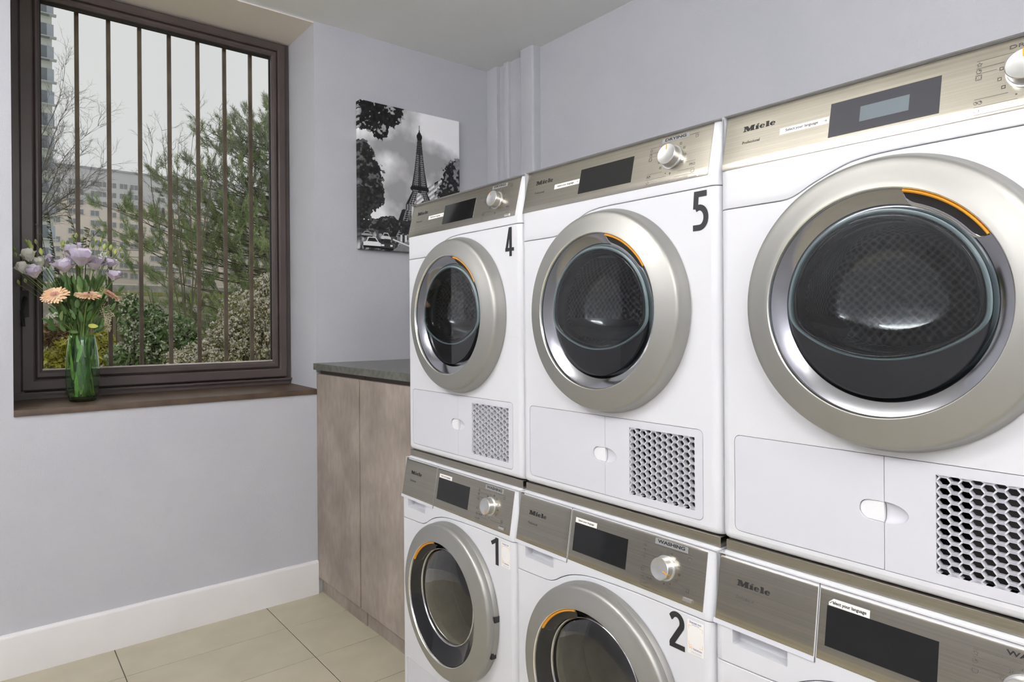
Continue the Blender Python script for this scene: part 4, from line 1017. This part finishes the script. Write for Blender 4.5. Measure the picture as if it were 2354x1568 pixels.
# eucalyptus twigs
EUC = [('dark leafy twig rising at the left of the bouquet', [(420, 640), (390, 500), (370, 380), (352, 260), (340, 150)], 46, .017, 0.), ('tallest dark leafy twig, sparse, in the middle of the bouquet', [(540, 420), (525, 300), (505, 220), (480, 150), (448, 82)], 14, .017, .02),
 ('short dark curled twig behind the blooms on the right', [(600, 480), (600, 400), (595, 340), (612, 300), (622, 258)], 14, .017, .01), ('dark twig reaching right above the buds', [(600, 470), (620, 360), (645, 315), (670, 288), (700, 262)], 8, .016, -.02), ('dark twig low between the stems on the left', [(470, 800), (430, 700), (420, 600), (400, 520)], 24, .018, -.02), ('thin dark twig at the far left of the window opening', [(330, 520), (310, 400), (290, 300), (262, 230)], 12, .015, -.04)]
for lab, pts, nl, L, dx in EUC:
    P3 = [world_at(*Z2(*p), dx) for p in pts]; sp = stem_path(P3[0])[:-1]+P3
    t = thing('leafy_twig', lab, 'twig', sp[0], 'dark leafy twigs in the vase'); inv = Matrix.Translation(-sp[0])
    o = G().tube(sp, .0011, 5).obj('stem', brownst, t, smooth=60); o.matrix_parent_inverse = inv
    g = G()
    for k in range(nl):
        q = (k+.5)/nl*(len(P3)-1); i = min(int(q), len(P3)-2); c0 = P3[i].lerp(P3[i+1], q-i); d = (P3[i+1]-P3[i]).normalized()
        an = (pi*k)+random.uniform(-.6, .6); sd = Vector((cos(an)*.5+random.uniform(-.3, .3), sin(an+pi/2)*1.2*(1 if k % 2 else -1), 0)).normalized(); sd = (sd+Vector((random.gauss(0, .5), random.gauss(0, .5), random.gauss(0, .5)))).normalized(); ax = (d*random.uniform(-.2, 1)+sd).normalized()
        petal_mesh(g, c0, ax, ax.cross(Vector((random.uniform(-.4, 1), random.uniform(-.6, .6), random.uniform(-.3, .5)))).normalized(), L*random.uniform(.8, 1.35), L*.40, .1, 4)
    o = g.obj('leaves', eucal, t, smooth=80); o.matrix_parent_inverse = inv
# leaf mass, small white cluster, drooping amaranth
lt = thing('leaf_bunch', 'bunch of green leaves filling the neck of the bouquet above the vase', 'leaves', MOUTH); inv = Matrix.Translation(-MOUTH)
g1 = G(); g2 = G(); g3 = G()
for k in range(190):
    x = random.gauss(555, 105); y = random.uniform(640, 985); f_ = (y-560)/430.
    x = 560+(x-560)*(1.35-f_*.55)
    c0 = world_at(*Z2(x, y), random.uniform(-.07, .07)); ax = (c0-MOUTH+Vector((random.uniform(-.1, .1), random.uniform(-.08, .08), .10+random.uniform(-.12, .05)))).normalized()
    petal_mesh(g2 if k % 7 == 0 else g1, c0, ax, ax.cross(Vector((random.uniform(.2, 1), random.uniform(-.6, .6), random.uniform(-.2, .8)))).normalized(), random.uniform(.030, .058), random.uniform(.012, .020), random.uniform(-.3, .3), 4)
for k in range(26):
    tip = world_at(*Z2(random.uniform(330, 800), random.uniform(560, 660)), random.uniform(-.05, .05)); g1.tube(stem_path(tip), .0013, 5)
for k in range(120):       # stems and stripped leaves seen through the glass
    a = random.uniform(0, 2*pi); r = random.uniform(.012, .050); z0 = random.uniform(.016, .19); c0 = Vector((VX+r*cos(a), VY+r*sin(a), VZ+z0)); ax = Vector((random.uniform(-.25, .25), random.uniform(-.25, .25), 1)).normalized()
    petal_mesh(g3 if k % 2 else g1, c0*.2+Vector((VX, VY, c0.z))*.8 if r > .045 else c0, ax, ax.cross(Vector((cos(a), sin(a), 0))).normalized(), random.uniform(.07, .11), .016, .05, 4)
for gg_, mm in ((g1, leafg), (g2, leafl), (g3, noise_mat('bright_submerged_leaf', (.16, .30, .04), (.36, .52, .12), 30, .5))): o = gg_.obj('leaves', mm, lt, smooth=80); o.matrix_parent_inverse = inv
def cluster(name, lab, cat, path, n, spread, r, m):
    P3 = [world_at(*Z2(*p), .05) for p in path]; sp = stem_path(P3[0]); t, add = flower(name, lab, cat, P3[0], sp, .0014); g = G()
    for k in range(n):
        q = random.random()*(len(P3)-1); i = min(int(q), len(P3)-2); c0 = P3[i].lerp(P3[i+1], q-i); s = spread*(1-.55*q/(len(P3)-1)) if len(P3) > 2 else spread
        u = Vector((random.gauss(0, 1), random.gauss(0, 1), random.gauss(0, .8))); u.normalize(); ball(g, c0+u*s*random.random()**.4, u, r, r*1.8, 5, 3)
    add(g, 'florets', m, smooth=80)
cluster('small_white_flowers', 'small white flower cluster low at the left of the bouquet', 'flower', [(335, 862), (395, 858)], 70, .011, .0022, wfl)
cluster('drooping_cream_flower', 'drooping cream amaranth hanging at the right of the vase mouth', 'flower', [(725, 800), (738, 850), (745, 905), (752, 965)], 420, .021, .0022, creamp)
cluster('drooping_cream_tail', 'short cream side tail of the drooping flower, right', 'flower', [(740, 820), (775, 845), (786, 868)], 60, .008, .0022, creamp)
p = world_at(*Z2(612, 930), .08); g = G(); petal_mesh(g, p, Vector((-.1, .9, -.1)).normalized(), Vector((0, .1, 1)).normalized(), .034, .018, .1, 5)
tag(g.obj('yellow_leaf', noise_mat('yellow_leaf', (.42, .45, .08), (.52, .52, .12), 20, .5), smooth=80), 'single yellow-green leaf in front of the vase mouth', 'leaf')

# ------------------------------------------------------------------ outside
def flatobj(n, m, quads): return G().add([p for q in quads for p in q], [tuple(range(4*i, 4*i+4)) for i in range(len(quads))]).obj(n, m)
grass = noise_mat('yellow_green_lawn', (.24, .26, .07), (.38, .38, .12), 3., .9, lo=.3, hi=.7)
structure(G().box(-60, -.46, -14, 40, -.2, -.02).obj('lawn', grass))
# far apartment block
def apartment():
    X = -150.; ya = at(60, 500, 0, X).y; yb = at(820, 500, 0, X).y; zt = at(250, 396, 0, X).z+.2
    t = thing('apartment_block', 'long pink-beige apartment block with grey upper floors beyond the trees', 'building', (X-6, (ya+yb)/2, -6)); inv = Matrix.Translation((6-X, -(ya+yb)/2, 6))
    def part(g, n, m, par=t):
        o = g.obj(n, m, par)
        if par is t: o.matrix_parent_inverse = inv
        return o
    zm = at(300, 470, 0, X).z
    part(G().box(X-12, X, ya, yb, -6, zm), 'wall', noise_mat('pink_beige_facade', (.64, .57, .51), (.70, .62, .55), .2, .9))
    part(G().box(X-12, X+.1, ya, yb, zm, zt), 'upper_wall', noise_mat('grey_facade', (.52, .52, .54), (.58, .58, .58), .2, .9))
    part(G().box(X-12.3, X+.4, ya, yb, zt, zt+.35), 'roof_edge', mat('roof_edge', (.40, .41, .43), .8))
    part(G().box(X, X+.5, ya, yb, at(300, 622, 0, X).z, at(300, 619, 0, X).z), 'ledge', mat('pale_ledge', (.62, .60, .56), .8))
    glass = mat('far_window_glass', (.24, .25, .26), .3); fr = mat('far_window_frame', (.62, .60, .57), .7); shade = mat('window_balcony', (.30, .28, .26), .8)  # pane colour lightened to stand in for distance haze
    cols = [110, 128, 167, 182, 218, 235, 258, 284, 308, 355, 370, 402, 430, 470, 486, 520, 560, 590, 612, 650, 690, 730, 770]
    gf = G().box(0, .12, -.78, .78, -.62, .62); fm = gf.me(fr); gm = G().box(.12, .16, -.68, -.05, -.5, .5).box(.12, .16, .05, .68, -.5, .5).me(glass)
    for r_ in range(10):
        for ci, c_ in enumerate(cols):
            if (ci*7+r_*3) % 11 == 0: continue
            q = at(c_, 431+r_*22.6+(c_-300)*.10, 0, X); o = link('window', fm, t, (X, q.y, q.z)); o.matrix_parent_inverse = inv; link('pane', gm, o)
    tag(G().box(X+2, X+14, ya, yb, -8, at(300, 662, 0, X+14).z).obj('hedge_bank', noise_mat('olive_bank', (.19, .20, .09), (.28, .27, .14), .4, .9)), 'long olive hedge bank in front of the far apartment block', 'hedge')
apartment()
def tower():
    X = -95.; ya = at(70, 300, 0, X).y; yb = at(121, 300, 0, X).y; zt = at(100, -60, 0, X).z
    t = thing('tower_block', 'tall pale grey-green tower block at the left edge of the window view', 'building', (X, (ya+yb)/2, -6)); inv = Matrix.Translation((-X, -(ya+yb)/2, 6))
    o = G().box(X-14, X, ya, yb, -6, zt).obj('wall', noise_mat('grey_green_facade', (.48, .51, .47), (.54, .57, .53), .3, .9), t); o.matrix_parent_inverse = inv
    gl = mat('tower_window_glass', (.36, .40, .45), .4); wm = G().box(0, .06, -.75, .75, -.75, .75).me(gl); bm_ = G().box(0, .8, -1.0, 1.0, -.12, .0).me(mat('tower_slab', (.42, .44, .42), .8))
    z = 2.; 
    while z < zt-1:
        for c_ in (92, 108): y = at(c_, 300, 0, X).y; o = link('window', wm, t, (X+.02, y, z)); o.matrix_parent_inverse = inv; link('balcony_slab', bm_, o, (0, 0, -.95))
        z += 2.75
tower()
# garden walls
def on(px, py, X): q = at(px, py, 0, X); return q
XW = -20.
def wallbox(n, lab, cat, m, p0, p1, X, th=.5, dz=None):
    a = on(p0[0], p1[1], X); b = on(p1[0], p0[1], X); mx_ = min((p0[0]+p1[0])/2, 325); z0 = on(mx_, p1[1], X).z; z1 = on(mx_, p0[1], X).z
    return tag(bevelled(G().box(X-th, X, a.y, b.y, z0, z1).me(m, fix=True), .01, 1) and link(n, bevelled(G().box(X-th, X, a.y, b.y, z0, z1).me(m, fix=True), .01, 1)), lab, cat)
conc = noise_mat('weathered_concrete', (.36, .34, .27), (.48, .45, .36), 2., .9, detail=6); brownw = noise_mat('brown_stained_concrete', (.13, .11, .08), (.24, .20, .15), 1.5, .9, stretch=(1, 2, .3), detail=6)
wallbox('concrete_beam', 'pale horizontal concrete beam across the garden behind the pine', 'beam', conc, (130, 681), (800, 694), XW, .6)
wallbox('garden_hedge', 'low olive hedge growing along the top of the concrete beam', 'hedge', noise_mat('olive_hedge', (.20, .21, .07), (.32, .31, .13), 3., .9), (130, 671), (800, 681), XW-.3, .6)
wallbox('stone_parapet', 'distant stone parapet with a pale coping beyond the hedge', 'parapet', noise_mat('grey_stone', (.28, .27, .26), (.42, .40, .38), 4., .9), (90, 657), (800, 900), -26., .5)
wallbox('parapet_coping', 'pale coping stone along the top of the stone parapet', 'coping', mat('pale_coping', (.66, .63, .60), .8), (90, 654), (800, 657), -26., .5)
wallbox('shaded_wall', 'dark brown band of wall below the concrete beam', 'wall', noise_mat('dark_brown_wall', (.10, .085, .06), (.15, .125, .095), 2., .9), (130, 694), (330, 719), XW-.2, .4)  # dark brown wall band under the beam
wallbox('dark_slot', 'thin dark ledge between the brown garden walls', 'ledge', mat('dark_ledge', (.03, .03, .03), .8), (130, 719.2), (325, 725), XW-.1, .6)  # black box stands in for shade in the wall gap
wallbox('white_board', 'short white board lying on the dark ledge', 'board', mat('white_board', (.60, .58, .55), .7), (255, 713.5), (285, 719.1), XW-.1, .1)
rw = thing('plank_wall', 'brown wall of upright stained planks behind the shrubs', 'wall', (XW, 1.4, 0)); pk = {}
a = on(140, 780, XW).y; b = on(335, 780, XW).y; zt = on(280, 725, XW).z; nb = 14
for k in range(nb):
    y0 = a+(b-a)*k/nb; g = G().box(-.12, 0, 0, (b-a)/nb-.02, -.1, zt); o = link('plank', pk.setdefault(0, g.me(brownw)), rw, (0, y0-1.4, 0)); o.location.x = .015*(k % 3)
# trees and shrubs
bark = noise_mat('grey_brown_bark', (.12, .10, .075), (.17, .14, .11), 20, .8)
def hair(g, c, d, L, wv, side):
    g.add([c-side*wv, c+side*wv, c+d*L], [(0, 1, 2)])
def tree_geo():
    pass
def tri_mesh(name, T, m, parent=None):
    """T: (n,3,3) array of triangles"""
    n = len(T); me = bpy.data.meshes.new(name); me.vertices.add(n*3); me.vertices.foreach_set('co', T.reshape(-1)); me.loops.add(n*3); me.loops.foreach_set('vertex_index', np.arange(n*3)); me.polygons.add(n)
    me.polygons.foreach_set('loop_start', np.arange(0, n*3, 3)); me.polygons.foreach_set('loop_total', np.full(n, 3)); me.update(calc_edges=True); me.materials.append(m)
    return link(name, me, parent)
def tufts(centres, dirs, n, L, wv, spread=.9, long_=0.):
    """needle tufts as thin triangles"""
    C_ = np.repeat(np.array(centres), n, 0); D_ = np.repeat(np.array(dirs), n, 0); k = len(C_)
    d = D_+rng.normal(0, spread, (k, 3)); d /= np.linalg.norm(d, axis=1)[:, None]; s = np.cross(d, rng.normal(0, 1, (k, 3))); s /= np.linalg.norm(s, axis=1)[:, None]
    Ln = L*rng.uniform(.6, 1.15, (k, 1)); C_ = C_+rng.normal(0, L*.15, (k, 3))+D_*long_*rng.uniform(-.5, .5, (k, 1)); return np.stack([C_-s*wv, C_+s*wv, C_+d*Ln], 1)
def quads(centres, size, jit, elong=1.5):
    k = len(centres); C_ = np.array(centres); a = rng.normal(0, 1, (k, 3)); a /= np.linalg.norm(a, axis=1)[:, None]; b = np.cross(a, rng.normal(0, 1, (k, 3))); b /= np.linalg.norm(b, axis=1)[:, None]
    s = size*rng.uniform(1-jit, 1+jit, (k, 1)); t1 = np.stack([C_-a*s*elong, C_+b*s*.6, C_+a*s*elong], 1); t2 = np.stack([C_-a*s*elong, C_+a*s*elong, C_-b*s*.6], 1); return np.concatenate([t1, t2])
def curvy(a, b, sag, n=8, wob=.04):
    L = (b-a).length; ph = [random.gauss(0, wob*L) for _ in range(6)]
    return [a.lerp(b, k/n)+Vector((ph[0]*sin(pi*k/n)+ph[3]*sin(2*pi*k/n), ph[1]*sin(pi*k/n)+ph[4]*sin(2*pi*k/n)*.6, ph[2]*sin(pi*k/n)+sag*sin(pi*k/n))) for k in range(n+1)]
def pine():
    X = -8.; foot = at(640, 900, 0, X); foot.z = -.02; top = at(640, 215, 0, X)
    t = thing('pine_tree', 'green pine with bare needle-tipped branches close outside the window', 'tree', foot); inv = Matrix.Translation(-foot)
    trunk = curvy(foot, top, 0, 12, .01); g = G().tube(trunk, [.12-.009*k for k in range(13)], 7)
    tips = [(368, 380), (375, 430), (352, 505), (284, 462), (226, 470), (243, 520), (300, 540), (392, 452), (440, 432), (463, 292), (480, 330), (533, 292), (552, 300), (566, 262), (612, 240), (600, 300), (330, 560), (300, 610), (345, 640), (392, 615), (430, 590), (455, 540), (420, 520), (500, 400), (470, 400), (540, 380), (580, 350), (620, 330), (400, 700), (440, 690), (480, 640), (520, 560), (560, 500), (600, 450), (610, 560), (350, 700), (420, 760), (380, 740), (460, 750), (560, 600), (530, 460), (490, 480), (580, 420), (430, 370), (447, 470), (505, 350), (620, 420), (590, 520), (540, 640), (500, 700), (570, 660), (615, 610), (470, 590), (615, 280), (560, 330), (600, 380), (575, 470), (620, 500), (540, 520), (600, 560), (620, 640), (560, 560), (510, 470), (450, 500), (480, 540)]
    C_ = []; D_ = []; C2 = []; D2 = []
    for (px, py) in tips:
        for rep in range(2):
            dxx = random.uniform(-.7, .7); tip = at(px+random.uniform(-22, 22)*(rep > 0), py+random.uniform(-24, 24)*(rep > 0), 0, X+dxx)
            h = min(top.z-.15, max(.4, tip.z-random.uniform(.0, .55)-(tip-Vector((top.x, top.y, tip.z))).length*.12)); f_ = (h-foot.z)/(top.z-foot.z); i = min(11, int(f_*12)); base = trunk[i].lerp(trunk[i+1], f_*12-i)
            br = curvy(base, tip, -.12, 8, .04); g.tube(br, [.012-.0011*k for k in range(9)], 4, False)
            for k in range(4, 9):
                for s in range(3 if k > 5 else 1):
                    d = (br[min(8, k+1)]-br[max(0, k-1)]).normalized(); off = Vector((random.gauss(0, 1), random.gauss(0, 1), random.gauss(.35, .7))).normalized(); L = random.uniform(.05, .34)*(1 if k < 8 else .5); c = br[k]+off*L
                    if k < 5 and random.random() < .6: continue
                    if s == 0: g.tube([br[k], c], [.005, .003], 3, False)
                    gr = random.random() < .35+.5*(c.z < 3.2); (C2 if gr else C_).append(c); (D2 if gr else D_).append((off*.7+Vector((0, 0, .7))+d*.4).normalized())
    o = g.obj('trunk', bark, t, smooth=60); o.matrix_parent_inverse = inv
    n1 = noise_mat('grey_green_needles', (.24, .27, .20), (.39, .43, .33), 2., .8); n2 = noise_mat('fresh_green_needles', (.23, .30, .14), (.40, .48, .25), 2., .8)
    for C__, D__, m in ((C_, D_, n1), (C2, D2, n2)):
        o = tri_mesh('needles', tufts(C__, D__, 62, .090, .0038, .42, .17), m, t); o.matrix_parent_inverse = inv; o['kind'] = 'stuff'
pine()
def bare_tree(name, lab, X, foot_px, tips, r0, m, twn=6, tl=.5, off=0., start=.25):
    foot = at(*foot_px, 0, X); t = thing(name, lab, 'tree', foot); g = G(); inv = Matrix.Translation(-foot)
    root = foot.copy(); root.z = -.02; g.tube([root, foot], [r0*1.3, r0], 6)
    def grow(a, d, L, r, lev):
        b = a+d*L; pts = curvy(a, b, random.uniform(-.02, .06)*L, 4, .05); g.tube(pts, [r, r*.85, r*.7, r*.55, r*.42], 3, False)
        if lev <= 0: return
        for k in range(3 if lev > 1 else 4):
            q = random.uniform(.25, 1.); i = min(3, int(q*4)); c = pts[i].lerp(pts[i+1], q*4-i); nd = (d+Vector((random.gauss(0, .55), random.gauss(0, .55), random.gauss(.12, .5)))).normalized(); grow(c, nd, L*random.uniform(.42, .68), r*.6, lev-1)
    for px, py in tips:
        tip = at(px, py, 0, X+random.uniform(-.8, .8)); main = curvy(foot, tip, random.uniform(-.1, .25), 10, .03)
        g.tube(main, [r0*(1-.085*k)*.6 for k in range(11)], 4, False)
        for k in range(int(10*start), 11):
            for s in range(twn if k > 3 else 1):
                d = (main[min(10, k+1)]-main[max(0, k-1)]).normalized(); nd = (d+Vector((random.gauss(0, .6), random.gauss(0, .6), random.gauss(.2, .5)))).normalized()
                grow(main[k], nd, tl*random.uniform(.5, 1.1), r0*.16, 2)
    o = g.obj('branches', m, t, smooth=60); o.matrix_parent_inverse = inv; return t
twig = mat('bare_twig_bark', (.17, .155, .135), .8)
bare_tree('bare_tree', 'leafless tree with fine bare branches at the left of the window view', -12., (20, 560), [(150, 150), (165, 230), (135, 310), (225, 290), (235, 385), (190, 350), (215, 425), (170, 470), (120, 400)], .024, twig, 4, .46)
bare_tree('bare_sapling', 'thin bare sapling with budding twigs left of the pine', -6.5, (430, 800), [(352, 330), (372, 300), (398, 345), (425, 400), (450, 270), (470, 300), (410, 330), (505, 255)], .018, mat('olive_twig', (.16, .15, .10), .8), 2, .26)
def shrub(name, lab, X, blobs, nleaf, size, m, m2=None, n2=0, s2=.02, stems=14, elong=1.5):
    a = at(blobs[0][0], 860, 0, X); a.z = 0; t = thing(name, lab, 'shrub', a); inv = Matrix.Translation(-a); g = G(); Cs = []; C2 = []
    for bx, by, brx, bry, wgt in blobs:
        c = at(bx, by, 0, X); sc = (3.107-X)/CAM['f']*1.12
        for k in range(int(nleaf*wgt)):
            u = np.random.RandomState(rng.randint(1 << 30)).normal(0, 1, 3) if False else rng.normal(0, 1, 3); u /= np.linalg.norm(u); q = rng.uniform(.25, 1)**.5
            p = c+Vector((u[0]*brx*sc*.8, u[1]*brx*sc, u[2]*bry*sc))*q; Cs.append(p)
            if rng.rand() < n2: C2.append(p+Vector((.05, 0, .02)))
        for k in range(stems):
            u = Vector((random.gauss(0, .5), random.gauss(0, .5), random.gauss(.2, .6))); tip = c+Vector((u.x*brx*sc*.7, u.y*brx*sc, u.z*bry*sc)); f_ = Vector((c.x+random.uniform(-.2, .2), c.y+random.uniform(-.3, .3), -.02)); g.tube(curvy(f_, tip, 0, 6, .05), [.012, .010, .009, .008, .006, .005, .003], 4, False)
    o = g.obj('stems', bark, t, smooth=60); o.matrix_parent_inverse = inv
    o = tri_mesh('leaves', quads(Cs, size, .4, elong), m, t); o.matrix_parent_inverse = inv; o['kind'] = 'stuff'
    if C2: o = tri_mesh('blossoms', quads(np.repeat(np.array(C2), 5, 0)+rng.normal(0, s2*.7, (len(C2)*5, 3)), s2, .3, 1.0), m2, t); o.matrix_parent_inverse = inv; o['kind'] = 'stuff'
blos = noise_mat('cream_blossom', (.62, .57, .48), (.74, .70, .62), 8, .8); olive = noise_mat('olive_leaf', (.20, .21, .07), (.33, .32, .13), 5, .8)
shrub('blossoming_shrub', 'cream-white blossoming shrub at the lower right of the window view', -4.6, [(575, 720, 62, 45, 1), (600, 790, 55, 50, .9), (530, 780, 50, 42, .8), (490, 812, 55, 30, .6), (615, 660, 30, 25, .4), (440, 825, 50, 22, .5)], 1500, .013, olive, blos, .42, .014)
shrub('variegated_shrub', 'green shrub with pale-edged leaves below the pine', -5.2, [(350, 800, 48, 38, 1), (395, 770, 42, 42, .8), (285, 820, 30, 22, .5), (430, 800, 40, 35, .8), (300, 730, 22, 48, .45), (345, 745, 28, 40, .4)], 1000, .024, noise_mat('mid_green_leaf', (.14, .23, .09), (.26, .36, .16), 5, .7), noise_mat('pale_leaf_edge', (.42, .46, .34), (.56, .58, .46), 5, .7), .16, .016)
shrub('yellow_shrub', 'yellow-green flowering shrub behind the vase at the lower left', -7., [(125, 840, 40, 28, 1), (180, 820, 45, 38, 1), (240, 830, 30, 42, .8), (235, 790, 20, 25, .4)], 1100, .026, noise_mat('yellow_green_leaf', (.36, .35, .05), (.52, .49, .10), 5, .7), blos, .02, .02)
shrub('rust_shrub', 'low rust-brown shrub behind the yellow one, left of the vase', -9., [(125, 770, 36, 20, 1), (160, 790, 30, 22, .6)], 900, .03, noise_mat('rust_leaf', (.16, .10, .05), (.26, .17, .09), 5, .8))
